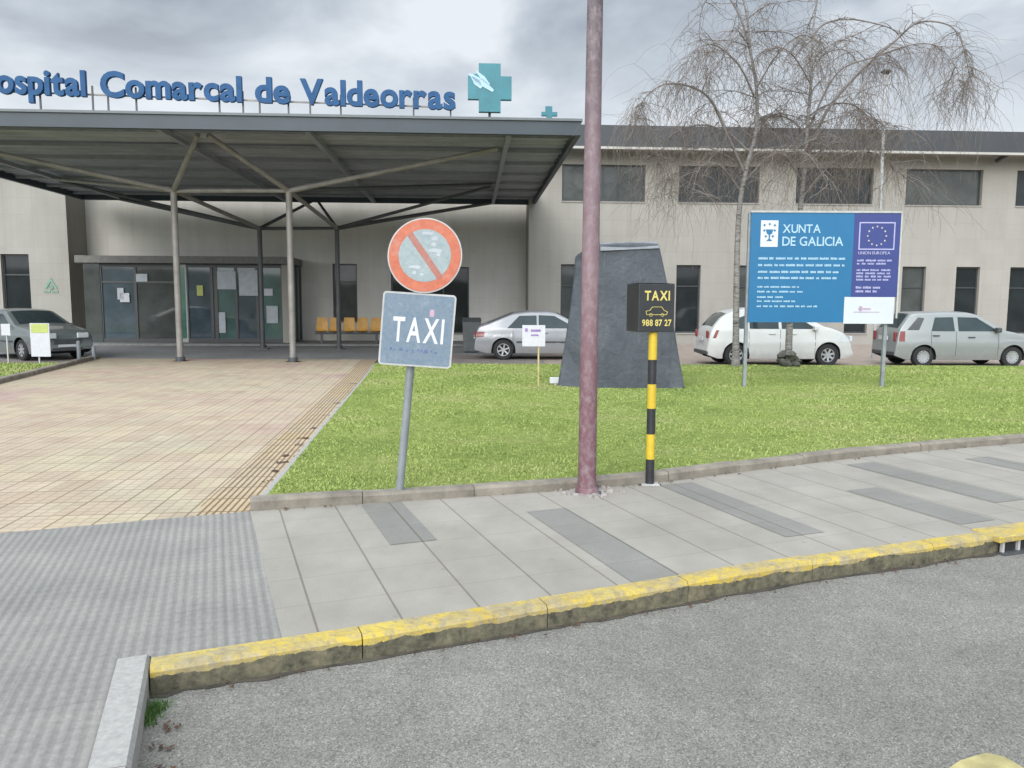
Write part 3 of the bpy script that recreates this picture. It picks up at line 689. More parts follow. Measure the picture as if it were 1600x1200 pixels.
# posts and branches
fn = [gnd(282,564), gnd(458,565)]; bn = [gnd(411,544), gnd(530,545)]
def toB(p): return Vector((p.x*CA+p.y*SA, -p.x*SA+p.y*CA, p.z))
fn = [toB(p) for p in fn]; bn = [toB(p) for p in bn]
fz = bl(276, 298, fn[0].y).z; bz = bl(408, 357, bn[0].y).z
print('nodes', fn, bn, fz, bz)
nodes = {'fl': (fn[0], fz), 'fr': (fn[1], fz), 'bl': (bn[0], bz), 'br': (bn[1], bz)}
for k, (p, z) in nodes.items():
    front = k[0] == 'f'; r = .085 if front else .08
    mb = CB(); mb.tube([(p.x, p.y, -.03), (p.x, p.y, z)], r, 12); po = mb.put('post', M['steel'] if front else M['steel_d'], smooth=40)
    mb = CB(); mb.box((p.x-.2, p.y-.2, -.03), (p.x+.2, p.y+.2, .0)); mb.tube([(p.x, p.y, .0), (p.x, p.y, .12)], r*1.5, 12); mb.put('base_plate', M['steel_d'], po)
mxf = (fn[0].x+fn[1].x)/2; mxb = (bn[0].x+bn[1].x)/2
def br(a, b, m, r=.075):
    mb = CB(); mb.tube([a, b], [r, r*.85], 10); mb.put('branch', M[m], smooth=40)
P = {k: Vector((p.x, p.y, z)) for k, (p, z) in nodes.items()}
ztop = zc-.02
tfl = bl(-60, 216, DF+1.2); tfr = bl(765, 236, DF+1.6)
br(P['fl'], Vector((xl+1.9, DF+1.4, ztop)), 'steel'); br(P['fr'], Vector((xr-1.9, DF+1.6, ztop)), 'steel')
br(P['fl'], Vector((mxf-.12, DF+.9, ztop+.08)), 'steel'); br(P['fr'], Vector((mxf+.12, DF+.9, ztop+.08)), 'steel')
br(P['fl'], Vector((xl+1.7, 26.0, ztop)), 'steel', .065); br(P['fr'], Vector((xr-1.9, 26.0, ztop)), 'steel_d', .065)
br(P['bl'], Vector((xl+1.7, DR-.6, ztop)), 'steel_d'); br(P['br'], Vector((xr-1.8, DR-.6, ztop)), 'steel_d')
br(P['br'], Vector((xr-1.9, 26.4, ztop)), 'steel_d', .06); br(P['bl'], Vector((xl+1.7, 26.4, ztop)), 'steel_d', .06)
br(P['bl'], Vector((mxb-.1, DR-.6, ztop)), 'steel_d', .06); br(P['br'], Vector((mxb+.1, DR-.6, ztop)), 'steel_d', .06)
br(P['bl'], P['fl'], 'steel', .07); br(P['br'], P['fr'], 'steel', .07)
br(P['fl'], P['fr'], 'steel', .07); br(P['bl'], P['br'], 'steel_d', .06)

# ------------------------------------------------------------------ rooftop lettering
DS = DF+.06
zl, zr = bl(140, 151, DS), bl(712, 171.5, DS)
def base_z(x): return zl.z+(zr.z-zl.z)*(x-zl.x)/(zr.x-zl.x)
sgn = bpy.data.objects.new('rooftop_sign', None); col.objects.link(sgn); sgn.rotation_euler = (0,0,A); sgn.location = B2W((-8, DF, zt))
tag(sgn, 'row of blue letters naming the hospital, standing on the front edge of the canopy roof', 'sign')
class SB(MB):
    def put(s, name, m, parent=None, **k): return s.build(name, m, parent or sgn, off=(-8, DF, zt), **k)
caph = bl(300, 118, DS).z-bl(300, 156, DS).z
for word, xa, xb in [('Hospital', -36, 138), ('Comarcal', 160, 380), ('de', 400, 455), ('Valdeorras', 470, 712)]:
    a, b = bl(xa, 150, DS).x, bl(xb, 165, DS).x
    out, w = layout(word, .033, .033); sx = (b-a)/w; sy = caph/.70
    for ch, x in out:
        gx = a+x*sx; mb = SB(); put_glyph(mb, ch, (gx, DS, base_z(gx)), (sx,0,0), (0,0,sy), (0,-1,0), .10, .033); mb.put('letter', M['letter'])
for px in (62, 144, 168, 212, 342, 379, 405, 450, 484, 532, 646, 704):
    p = bl(px, 160, DS); mb = SB(); mb.box((p.x-.018, DS+.02, zt-.3), (p.x+.018, DS+.05, base_z(p.x)+.25)); mb.put('bracket', M['steel_d'])
p0 = bl(-30, 160, DS).x; p1 = bl(712, 160, DS).x; p2 = bl(846, 184, DS+.3)
mb = SB(); mb.bar((p0, DS+.06, base_z(p0)+.06), (p1, DS+.06, base_z(p1)+.06), .035, .035); mb.put('rail', M['steel'])
# teal cross with two pale strokes
cx0, cx1 = bl(731, 140, DS), bl(799, 140, DS); cc = bl(765, 139.5, DS); wv = (cx1.x-cx0.x)/2; hv = (bl(765,101,DS).z-bl(765,176,DS).z)/2
cr = thing('roof_cross', (0,0,0), 'teal cross with two pale curved strokes standing on the canopy right of the letters', 'sign', world=False)
cr.location = B2W((cc.x, DS, zt)); cr.rotation_euler = (0,0,A)
class XB(MB):
    def put(s, name, m, parent=None, **k): return s.build(name, m, parent or cr, off=(cc.x, DS, zt), **k)
aw, ah = wv*.5, hv*.48
poly = [(-aw,-hv),(aw,-hv),(aw,-ah),(wv,-ah),(wv,ah),(aw,ah),(aw,hv),(-aw,hv),(-aw*1.0,ah*1.25),(-wv,ah*.95),(-wv,-ah),(-aw,-ah)]
mb = XB(); mb.prism(poly, (cc.x, DS, cc.z), (1,0,0), (0,0,1), (0,-1,0), .14); mb.put('cross_face', M['crossm'])
mb = XB()
for (a, b, w_) in (((-.95,.55),(.18,-.12), .075), ((-.82,.42),(-.36,.0), .075), ((-.62,.66),(.0,.12), .05)):
    ax, az, bx, bz_ = a[0]*wv, a[1]*hv, b[0]*wv, b[1]*hv
    dx, dz = bx-ax, bz_-az; l_ = math.hypot(dx, dz); nx, nz = -dz/l_*w_, dx/l_*w_
    mb.prism([(ax+nx*.3,az+nz*.3),(ax-nx*.3,az-nz*.3),((ax+bx)/2-nx,(az+bz_)/2-nz),(bx-nx*.6,bz_-nz*.6),(bx+nx*.2,bz_+nz*.2),((ax+bx)/2+nx,(az+bz_)/2+nz)], (cc.x, DS-.141, cc.z), (1,0,0), (0,0,1), (0,-1,0), .012)
mb.put('pale_stroke', M['btext'])
mb = XB(); mb.box((cc.x-.03, DS+.0, zt-.2), (cc.x+.03, DS+.05, cc.z)); mb.put('bracket', M['steel_d'])
# the small blue light-box further back on the roof and the thin railing
q = bl(858, 184, 20); qm = MB(B2W); w_ = .2
sm = thing('small_roof_cross', B2W((q.x, 20, zt)), 'small blue-teal cross low on the canopy roof near the lamp post', 'sign')
qm.prism([(-.07,-.12),(.07,-.12),(.07,.03),(.2,.03),(.2,.12),(.07,.12),(.07,.26),(-.1,.26),(-.1,.12),(-.2,.12),(-.2,.03),(-.07,.03)], (q.x, 20, q.z-.0), (1,0,0), (0,0,1), (0,-1,0), .1)
qm.build('cross_face', M['crossm'], sm); qm = MB(B2W); qm.box((q.x-.03, 20, zt), (q.x+.03, 20.05, q.z)); qm.build('bracket', M['steel_d'], sm)
ra, rb = bl(735, 178, 19.6), bl(846, 184, 19.6)
rt = thing('roof_railing', B2W((ra.x, 19.6, zt)), 'thin low railing on the canopy roof beneath and right of the teal cross', 'railing')
mb = MB(B2W); mb.bar((ra.x, 19.6, zt+.13), (rb.x, 19.6, zt+.10), .03, .03); mb.build('rail', M['steel'], rt)
for k in range(4):
    x = ra.x+(rb.x-ra.x)*k/3; mb = MB(B2W); mb.box((x-.012, 19.59, zt), (x+.012, 19.61, zt+.12)); mb.build('post', M['steel'], rt)

# ------------------------------------------------------------------ beam seating by the entrance
sx0 = bl(492, 505, 30.2).x; sx1 = bl(598, 505, 30.2).x
bs = thing('waiting_bench', B2W(((sx0+sx1)/2, 30.2, 0)), 'row of orange plastic seats on a dark beam outside the entrance', 'bench')
mb = MB(B2W); mb.box((sx0, 30.15, .40), (sx1, 30.25, .48)); mb.build('beam', M['steel_d'], bs)
for x in (sx0+.25, sx1-.25): mb = MB(B2W); mb.box((x-.04, 30.16, .0), (x+.04, 30.24, .4)); mb.box((x-.05, 29.95, 0), (x+.05, 30.45, .04)); mb.build('leg', M['steel_d'], bs)
ns = 5; wS = (sx1-sx0)/ns
for k in range(ns):
    x = sx0+wS*(k+.5); h_ = wS*.43
    mb = MB(B2W)
    def shell(u, v):
        xx = x-h_*(1-.15*max(0, v-.6)*2)+2*h_*(1-.15*max(0, v-.6)*2)*u; cv = .03*(2*u-1)**2
        if v < .45: t = v/.45; return (xx, 29.88+.36*t, .53-.03*math.sin(t*3.14)+cv)
        t = (v-.45)/.55; return (xx, 30.24+.12*t-cv, .53+.52*t)
    mb.grid(shell, 6, 10); mb.grid(lambda u, v: tuple(Vector(shell(u, v))+Vector((0, .015, -.012))), 6, 10, flip=True); mb.build('seat', M['orange'], bs, smooth=50)

# grey litter container
q = toB(gnd(737, 549))
mb = MB(B2W); w0, w1, hB = .27, .31, 1.02
mb.add([(q.x-w0,q.y-w0,-.0),(q.x+w0,q.y-w0,0),(q.x+w0,q.y+w0,0),(q.x-w0,q.y+w0,0),(q.x-w1,q.y-w1,hB),(q.x+w1,q.y-w1,hB),(q.x+w1,q.y+w1,hB),(q.x-w1,q.y+w1,hB)], [(0,3,2,1),(4,5,6,7),(0,1,5,4),(1,2,6,5),(2,3,7,6),(3,0,4,7)])
bn_ = thing('wheelie_bin', B2W(q), 'dark grey bin standing behind the tail of the silver car', 'bin'); mb.build('bin_body', M['bin'], bn_, bevel=.02)
mb = MB(B2W); mb.add([(q.x-w1-.02,q.y-w1-.04,hB+.004),(q.x+w1+.02,q.y-w1-.04,hB+.004),(q.x+w1+.02,q.y+w1+.04,hB+.004),(q.x-w1-.02,q.y+w1+.04,hB+.004),(q.x-w1,q.y-w1+.1,hB+.09),(q.x+w1,q.y-w1+.1,hB+.09),(q.x+w1,q.y+w1,hB+.12),(q.x-w1,q.y+w1,hB+.12)], [(0,3,2,1),(4,5,6,7),(0,1,5,4),(1,2,6,5),(2,3,7,6),(3,0,4,7)]); mb.build('lid', M['plastic'], bn_, bevel=.015)

# ------------------------------------------------------------------ cars
def interp(pts, x):
    if x <= pts[0][0]: return pts[0][1]
    for (a, b), (c, d) in zip(pts, pts[1:]):
        if x <= c: t = (x-a)/(c-a) if c > a else 1; return b+(d-b)*t
    return pts[-1][1]
def smoothprof(pts, n=160, it=6):
    x0, x1 = pts[0][0], pts[-1][0]; xs = [x0+(x1-x0)*i/n for i in range(n+1)]; zs = [interp(pts, x) for x in xs]
    for _ in range(it): zs = [zs[0]]+[(zs[i-1]+2*zs[i]+zs[i+1])/4 for i in range(1, n)]+[zs[-1]]
    return list(zip(xs, zs))
def make_car(name, loc, yaw, label, spec, paint):
    t = thing(name, loc, label, 'car', 'cars parked behind the lawn', yaw, world=False)
    prof = smoothprof(spec['top'], it=spec.get('sm', 5)); L = spec['L']; hw = spec['W']/2; belt = spec['belt']; wr = spec['wr']; arch = wr+.055
    def top(x): return interp(prof, x)
    def plan(x): return 1-spec.get('nose', .16)*abs(2*x/L)**5
    def Wd(x, z):
        w = hw*plan(x)
        if z <= belt: return w*(1-.05*((z-.62)/.45)**2+(.012 if .5 < z < .72 else 0))
        return w*(1-.05*((belt-.62)/.45)**2)-(z-belt)*spec.get('tumble', .3)
    zbot = spec.get('bot', .2)
    def bot(x):
        b = zbot+.10*max(0, (abs(2*x/L)-.86)/.14)
        for wx in spec['wheels']:
            d = abs(x-wx)
            if d < arch: b = max(b, wr+math.sqrt(max(0, arch*arch-d*d))-.0)
        return b
    xs = set(np.linspace(-L/2, L/2, 90).tolist())
    for wx in spec['wheels']:
        for k in np.linspace(-1, 1, 17): xs.add(wx+arch*.9999*k)
        xs.add(wx-arch*1.001); xs.add(wx+arch*1.001)
    xs = sorted(xs)
    mb = MB(); NS = 14; rings = []; rc = .07
    for x in xs:
        tp = top(x); b = bot(x); r = min(rc, (tp-b)*.3); ring = []
        for j in range(NS+1):
            z = b+(tp-r-b)*j/NS; ring.append((Wd(x, z), z))
        for j in range(1, 5):
            a = j/4*math.pi/2; z = tp-r+r*math.sin(a); ring.append((Wd(x, tp-r)-r*(1-math.cos(a)), z))
        wt = ring[-1][0]
        for j in range(1, 6): yy = wt*(1-j/5); ring.append((yy, tp+.035*(1-(yy/max(wt, .01))**2)))
        full = [(x, -y, z) for y, z in ring]+[(x, y, z) for y, z in ring[-2::-1]]
        rings.append(full)
    m = len(rings[0]); vs = [p for r_ in rings for p in r_]
    fs = [(i*m+j, (i+1)*m+j, (i+1)*m+j+1, i*m+j+1) for i in range(len(rings)-1) for j in range(m-1)]
    fs += [list(range(m)), list(range((len(rings)-1)*m, len(rings)*m))[::-1]]
    mb.add(vs, fs); mb.build('body', paint, t, off=(0,0,0), smooth=38)
    ub = MB(); ub.box((-L/2+.25, -hw*.82, .19), (L/2-.25, hw*.82, .62)); ub.build('underbody', M['rimd'], t, off=(0,0,0))
    def side_patch(corners, s, m, name, off=.006, nu=8, nv=4, lift=0):
        bl_, br_, tr_, tl_ = corners; q = MB()
        def fn(u, v):
            x = (bl_[0]*(1-u)+br_[0]*u)*(1-v)+(tl_[0]*(1-u)+tr_[0]*u)*v; z = (bl_[1]*(1-u)+br_[1]*u)*(1-v)+(tl_[1]*(1-u)+tr_[1]*u)*v
            return (x, s*(Wd(x, z)+off), z)
        q.grid(fn, nu, nv, flip=(s > 0)); return q.build(name, m, t, off=(0,0,0), smooth=40)
    for s in (-1, 1):
        for c in spec['win']: side_patch(c, s, M['carglass'], 'side_window', .006)
        for c in spec.get('trim', []): side_patch(c, s, M['plastic'], 'side_trim', .008, 10, 1)
        for x in spec['seams']:
            side_patch([(x-.006, .3), (x+.006, .3), (x+.006+spec.get('lean', 0), belt+.02), (x-.006+spec.get('lean', 0), belt+.02)], s, M['plastic'], 'door_seam', .002, 1, 8)
        for x, z in spec['handles']:
            q = MB(); y = s*(Wd(x, z)+.018); q.box((x-.09, y-.015, z-.016), (x+.09, y+.015, z+.016)); q.build('door_handle', M['plastic'] if spec.get('dh') else paint, t, off=(0,0,0), bevel=.008)
        side_patch(spec['tail'], s, M['tail'], 'tail_light', .008, 4, 4)
        side_patch(spec['head'], s, M['lamp'], 'headlight', .008, 4, 4)
        # headlight wrap on the front face
        q = MB(); zz = spec['head'][0][1]; yy = s*hw*.62*plan(L/2); q.box((L/2-.05, yy-.16, zz), (L/2+.012, yy+.16, zz+.15)); q.build('headlight', M['lamp'], t, off=(0,0,0), bevel=.02)
        q = MB(); zz = spec['tail'][0][1]; yy = s*(hw*plan(L/2)*.86); q.box((-L/2-.006, yy-.04, zz), (-L/2+.06, yy+.05, spec['tail'][2][1]-.02)); q.build('tail_light', M['tail'], t, off=(0,0,0), bevel=.02)
        mx, mz = spec['mirror']; q = MB(); y = s*(Wd(mx, mz)+.1); q.box((mx-.05, y-.09, mz-.06), (mx+.07, y+.09, mz+.07)); q.build('wing_mirror', M['plastic'] if spec.get('dh') else paint, t, off=(0,0,0), bevel=.03)
        for wx in spec['wheels']:
            yo = s*(hw*plan(wx)-.02); q = MB(); n_ = 28
            prof_ = [(wr*.62, -.10), (wr*.9, -.10), (wr, -.07), (wr, .07), (wr*.9, .10), (wr*.62, .10)]
            vs = []
            for i in range(n_):
                a = 2*math.pi*i/n_
                for r_, d in prof_: vs.append((wx+math.cos(a)*r_, yo-s*.10+d, wr+math.sin(a)*r_))
            fs = [(i*6+j, ((i+1) % n_)*6+j, ((i+1) % n_)*6+(j+1) % 6, i*6+(j+1) % 6) for i in range(n_) for j in range(6)]
            q.add(vs, fs); wo = q.build('wheel', M['rubber'], t, off=(0,0,0), smooth=35)
            q = MB(); yr = yo-s*.015; rr_ = wr*.63
            ring = lambda r_, y: [(wx+math.cos(2*math.pi*i/n_)*r_, y, wr+math.sin(2*math.pi*i/n_)*r_) for i in range(n_)]
            a_, b_, c_, d_ = ring(rr_, yr), ring(rr_*.88, yr), ring(rr_*.86, yr-s*.05), ring(rr_, yr-s*.05)
            q.add(a_+b_+c_+d_, [(k*n_+i, k*n_+(i+1) % n_, (k+1)*n_+(i+1) % n_, (k+1)*n_+i) for k in range(3) for i in range(n_)])
            for k in range(spec.get('spokes', 6)):
                a = 2*math.pi*k/spec.get('spokes', 6)+.3; ca, sa = math.cos(a), math.sin(a)
                p = Vector((wx+ca*rr_*.1, yr-s*.02, wr+sa*rr_*.1)); p2 = Vector((wx+ca*rr_*.9, yr-s*.01, wr+sa*rr_*.9)); q.bar(p, p2, rr_*spec.get('spw', .24), .025, up=(0,1,0))
            q.tube([(wx, yr-s*.04, wr), (wx, yr+s*.004, wr)], rr_*.24, 12)
            q.build('rim', M['rim'], wo, off=(0,0,0))
            q = MB(); q.tube([(wx, yr-s*.056, wr), (wx, yr-s*.06, wr)], rr_*.98, 20); q.build('brake_disc', M['rimd'], wo, off=(0,0,0))
    def top_patch(x0, x1, m, name, k=.86, off=.007):
        q = MB()
        def fn(u, v):
            x = x0+(x1-x0)*u; tp = top(x); w = Wd(x, tp-.05)-.06; y = w*k*(2*v-1); return (x, y, tp+.035*(1-(y/(w+.001))**2)+off)
        q.grid(fn, 12, 8); 
        return q.build(name, m, t, off=(0,0,0), smooth=50)
    top_patch(*spec['screen'], M['carglass'], 'windscreen'); top_patch(*spec['rear'], M['carglass'], 'rear_window', .84, .012)
    q = MB(); q.box((L/2-.03, -hw*.45, .46), (L/2+.01, hw*.45, .60)); q.box((L/2-.03, -hw*.5, .27), (L/2+.012, hw*.5, .36)); q.build('grille', M['plastic'], t, off=(0,0,0), bevel=.01)
    q = MB(); q.box((L/2-.0, -.25, .38), (L/2+.02, .25, .45)); q.build('number_plate', M['white'], t, off=(0,0,0))
    q = MB(); q.box((-L/2-.022, -.25, spec.get('plz', .62)), (-L/2+.0, .25, spec.get('plz', .62)+.11)); q.build('number_plate', M['white'], t, off=(0,0,0))
    q = MB(); q.box((-L/2-.018, -hw*.8, .3), (-L/2+.1, hw*.8, .40)); q.build('rear_bumper_trim', M['plastic'], t, off=(0,0,0), bevel=.02)
    return t
saloon = dict(L=4.35, W=1.70, belt=.90, wr=.30, wheels=(-1.33, 1.30), tumble=.36, nose=.15, sm=5,
    top=[(-2.175,.42),(-2.15,.66),(-2.12,.93),(-2.0,1.0),(-1.82,1.05),(-1.05,1.36),(-.6,1.42),(-.05,1.41),(.25,1.36),(1.02,.965),(1.3,.93),(1.9,.83),(2.08,.72),(2.15,.55),(2.175,.42)],
    win=[[(-1.22,.93),(-.36,.93),(-.36,1.30),(-.86,1.29)], [(-.30,.93),(.80,.93),(.16,1.29),(-.30,1.31)]],
    trim=[[(-.95,.50),(.95,.50),(.95,.55),(-.95,.55)]], seams=(-.33, .78, -1.05), handles=[(-.48,.80),(.15+-.27,.80)], tail=[(-2.12,.66),(-1.9,.68),(-1.88,.82),(-2.10,.82)], head=[(1.85,.62),(2.08,.58),(2.04,.70),(1.8,.76)],
    mirror=(.66,.94), screen=(.27,.95), rear=(-1.80,-1.05), spokes=6, plz=.6)
whiteh = dict(L=3.95, W=1.66, belt=.96, wr=.30, wheels=(-1.22, 1.25), tumble=.34, nose=.2, sm=6,
    top=[(-1.975,.40),(-1.96,.66),(-1.91,.90),(-1.82,1.03),(-1.62,1.28),(-1.36,1.44),(-.95,1.52),(-.4,1.56),(.05,1.545),(.42,1.45),(.80,1.25),(1.12,1.07),(1.4,1.00),(1.68,.89),(1.86,.72),(1.95,.52),(1.975,.38)],
    win=[[(-1.30,1.0),(-.95,1.0),(-.95,1.36),(-1.18,1.28)], [(-.88,1.0),(-.10,1.0),(-.10,1.40),(-.88,1.38)], [(-.02,1.0),(.92,1.0),(.32,1.38),(-.02,1.40)]],
    seams=(-.06, .88, -.9), handles=[(-.25,.86),(.12-.34+.9,.86)], tail=[(-1.84,.74),(-1.76,.74),(-1.68,.96),(-1.76,.96)], head=[(1.50,.66),(1.86,.62),(1.74,.80),(1.45,.90)],
    mirror=(.84,1.02), screen=(.46,1.06), rear=(-1.82,-1.45), spokes=7, spw=.28, plz=.66)
whiteh['handles'] = [(-.28,.87),(.62-.34,.87)]
alto = dict(L=3.75, W=1.56, belt=.93, wr=.275, wheels=(-1.15, 1.22), tumble=.28, nose=.14, sm=4,
    top=[(-1.875,.36),(-1.86,.66),(-1.82,.94),(-1.78,1.0),(-1.50,1.38),(-1.36,1.43),(-.5,1.46),(.1,1.44),(.32,1.38),(1.0,.98),(1.25,.93),(1.68,.82),(1.82,.68),(1.86,.52),(1.875,.38)],
    win=[[(-.98,.96),(-.36,.96),(-.38,1.33),(-.86,1.32)], [(-.26,.96),(.80,.96),(.24,1.32),(-.26,1.33)]],
    trim=[[(-1.6,.985),(-1.30,.985),(-1.14,1.30),(-1.30,1.32)]], seams=(-.32, .80, -.98), handles=[(-.86,.84),(.08,.80)], dh=True, tail=[(-1.80,.68),(-1.66,.68),(-1.65,.95),(-1.77,.95)], head=[(1.52,.62),(1.80,.60),(1.74,.73),(1.48,.78)],
    mirror=(.72,.99), screen=(.38,.98), rear=(-1.77,-1.48), spokes=12, spw=.3, plz=.7)
def car_at(pxr, pxf, Yn, spec):        # rear px, front px on the near side
    a, b = aty(pxr, 540, Yn), aty(pxf, 540, Yn); return (a.x+b.x)/2
def place(name, pxr, Y, yaw, label, spec, paint):
    Yc = Y+spec['W']/2; xr_ = aty(pxr, 540, Yc).x; L = spec['L']
    return make_car(name, (xr_+L/2*math.cos(yaw), Yc+L/2*math.sin(yaw)*.0, -.03), yaw, label, spec, paint)
place('parked_car', 742, 22.4, R(2), 'silver grey parked car with sloping rear, partly behind the dark stone monument', saloon, M['silver'])
place('parked_car', 1094, 20.45, R(1), 'white rounded hatchback parked behind the blue information board', whiteh, M['whitecar'])
place('parked_car', 1380, 20.35, R(0), 'pale silver boxy hatchback parked at the right behind the lawn', alto, M['silver2'])
gp = toB(gnd(95, 566))
g2 = dict(saloon); g2['spokes'] = 7
gt = make_car('parked_car', (-14.35, 22.75, -.03), R(-32), 'dark green car at the left edge behind the placards, nose towards the paving', g2, M['greencar'])

# ------------------------------------------------------------------ monument
Ym = 14.0
def mp(px, py): p = aty(px, py, Ym); return (p.x, p.z)
out_f = [(872,615),(883,545),(893,480),(899,430),(901,398),(918,388),(936,381),(985,379),(1030,380),(1043,440),(1052,500),(1062,560),(1071,617)]
pl = [mp(*q) for q in out_f]; pl[0] = (pl[0][0], .04); pl[-1] = (pl[-1][0], .04)
mo = thing('stone_monument', ((pl[0][0]+pl[-1][0])/2, Ym, .07), 'tall dark slate monument tapering towards its flat top on the lawn', 'monument')
mb = MB(); k = len(pl); rr = random.Random(9)
# faceted front with a fold near the left
fr = [Vector((x, Ym+(.30 if i in (1,2,3,4,0) else .0)+rr.uniform(-.015,.015), z)) for i, (x, z) in enumerate(pl)]
bk = [Vector((x+(.04 if i < 5 else -.04), Ym+.85, z-.02)) for i, (x, z) in enumerate(pl)]
fold = [Vector((mp(925,617)[0], Ym, .04)), Vector((mp(928,560)[0], Ym-.02, mp(928,560)[1])), Vector((mp(931,480)[0], Ym, mp(931,480)[1])), Vector((mp(934,430)[0], Ym, mp(934,430)[1])), fr[6]]
V = fr+bk+fold[:4]; f0 = 2*k
fs = [(0, f0, f0+1, 1), (1, f0+1, f0+2, 2), (2, f0+2, f0+3, 3), (3, f0+3, 6, 5, 4), (f0, 12, 11, f0+1), (f0+1, 11, 10, f0+2), (f0+2, 10, 9, f0+3), (f0+3, 9, 8, 7, 6)]
fs += [(i, i+1, k+i+1, k+i) for i in range(k-1)]+[tuple(range(k, 2*k))]
mb.add(V, fs); st = mb.build('stone', M['slate'], mo)
b_ = st.modifiers.new('bev', 'BEVEL'); b_.width = .035; b_.segments = 2; b_.limit_method = 'ANGLE'
mb = MB(); tz = [mp(936,381), mp(985,378.5), mp(1031,379.5)]
mb.add([(mp(938,392)[0], Ym-.035, mp(938,392)[1]), (mp(1030,388)[0], Ym-.035, mp(1030,388)[1]), (mp(1028,379)[0], Ym+.05, mp(1028,377)[1]), (mp(938,381)[0], Ym+.05, mp(938,379)[1])], [(0,1,2,3)])
mb.add([(mp(938,392)[0], Ym-.03, mp(938,392)[1]), (mp(938,381)[0], Ym+.05, mp(938,379)[1]), (mp(938,381)[0], Ym+.5, mp(938,379)[1]), (mp(1028,379)[0], Ym+.5, mp(1028,377)[1]), (mp(1028,379)[0], Ym+.05, mp(1028,377)[1])], [(1,4,3,2)])
mb.build('paler_top_edge', M['slate_top'], mo)  # paler strip and face along the top of the stone
# white plaque lying at its left foot
p = gnd(868, 600, .09)
mb = MB(); mb.box((p.x-.11, p.y-.03, .10), (p.x+.13, p.y+.03, .22)); mb.box((p.x-.02, p.y-.015, .05), (p.x+.02, p.y+.015, .1))
single(mb, 'floodlight', M['white'], (p.x, p.y, .07), 'small white fitting low in the grass at the left foot of the slate monument', 'light', bevel=.01)

# ------------------------------------------------------------------ blue information board
Yb = 14.3
def wp_(px, py): return aty(px, py, Yb)
tl, tr_, brr, bll = wp_(1173,331), wp_(1406,334), wp_(1401,505), wp_(1170,506)
X0, X1 = (tl.x+bll.x)/2, (tr_.x+brr.x)/2; Z1 = (tl.z+tr_.z)/2; Z0 = (bll.z+brr.z)/2
ib = thing('information_board', ((X0+X1)/2, Yb, .07), 'large blue works information board with white lettering on two thin posts in the lawn', 'sign')
Wb, Hb = X1-X0, Z1-Z0; xs_ = X0+Wb*(1332-1172)/(1404-1172); xw = X0+Wb*(1322-1172)/(1404-1172); zw = Z0+Hb*(505-463)/172
mb = MB(); mb.box((X0, Yb, Z0+.02), (xw, Yb+.04, Z1)); mb.box((xw, Yb, zw), (xs_, Yb+.04, Z1)); mb.build('blue_panel', M['bblue'], ib)
mb = MB(); mb.box((xs_+.002, Yb, zw), (X1, Yb+.04, Z1-.005)); mb.build('deep_blue_panel', M['bdark'], ib)
mb = MB(); mb.box((xw+.002, Yb-.003, Z0), (X1-.04, Yb+.04, zw-.002)); mb.build('white_panel', M['bwhite'], ib)
mb = MB(); mb.box((X0-.015, Yb-.012, Z1+.001), (X1+.015, Yb+.05, Z1+.035)); mb.box((X1+.002, Yb-.005, Z0+.1), (X1+.03, Yb+.045, Z1)); mb.build('edge_strip', M['white_d'], ib)
for px, pb in ((1166,612),(1383,612)):
    g = gnd(px, pb, .05); mb = MB(); mb.box((aty(px,560,Yb).x-.03, Yb+.045, .03), (aty(px,560,Yb).x+.03, Yb+.105, Z1)); mb.build('post', M['galv'], ib)
def bx(px): return X0+Wb*(px-1172)/(1404-1172)
def bz2(py): return Z1-Hb*(py-332)/(505-332)
yf = Yb-.004
mb = MB(); mb.box((bx(1187), yf, bz2(385)), (bx(1214), Yb-.0005, bz2(344))); mb.build('emblem', M['white'], ib)
mb = MB()
for i, (u, v) in enumerate([(.2,.82),(.8,.82),(.2,.62),(.8,.62),(.5,.86),(.3,.40),(.7,.40)]):
    cx, cz = bx(1187+27*u), bz2(385-41*v); s = .022; mb.box((cx-s, yf-.004, cz-s*.35), (cx+s, yf-.0005, cz+s*.35)); mb.box((cx-s*.35, yf-.005, cz-s), (cx+s*.35, yf-.0045, cz+s))
cx = bx(1200.5)
mb.prism([(-.07,.07),(-.05,-.0),(-.012,-.03),(-.012,-.10),(-.06,-.14),(.06,-.14),(.012,-.10),(.012,-.03),(.05,0),(.07,.07)], (cx, yf-.0005, bz2(364)), (1,0,0), (0,0,1), (0,-1,0), .003)
mb.build('emblem_detail', M['bblue'], ib)
mb = MB(); U, V2, Nn = (1,0,0), (0,0,1), (0,-1,0)
put_text(mb, 'XUNTA', (bx(1221), yf, bz2(363)), U, V2, Nn, bx(1280)-bx(1221), bz2(350)-bz2(363), .002, .012)
put_text(mb, 'DE GALICIA', (bx(1221), yf, bz2(383)), U, V2, Nn, bx(1316)-bx(1221), bz2(369)-bz2(383), .002, .012)
mb.build('lettering', M['btext'], ib)
def greek(mb, x0, x1, py, hpx, seed):     # lines too small to read in the photograph
    rr = random.Random(seed); x = x0
    while x < x1-3:
        w = min(rr.uniform(5, 16), x1-x); q = x
        while q < x+w-1:
            lw_ = rr.uniform(1.2, 2.0); hh = hpx*rr.uniform(.75, 1.0); mb.box((bx(q), yf, bz2(py+hpx)), (bx(min(q+lw_, x+w)), Yb-.0005, bz2(py+hpx-hh))); q += lw_+.55
        x += w+2.6
for i, (py, xe, hp) in enumerate([(401,1320,3.6),(411.5,1321,3.6),(422,1312,3.6),(431.5,1308,3.6),(446,1250,2.8),(453.5,1256,2.8),(462,1226,2.8),(468.5,1246,2.8),(476.5,1280,2.8)]):
    mb = MB(); greek(mb, 1185, xe, py, hp, i); mb.build('text_line', M['btext'], ib)
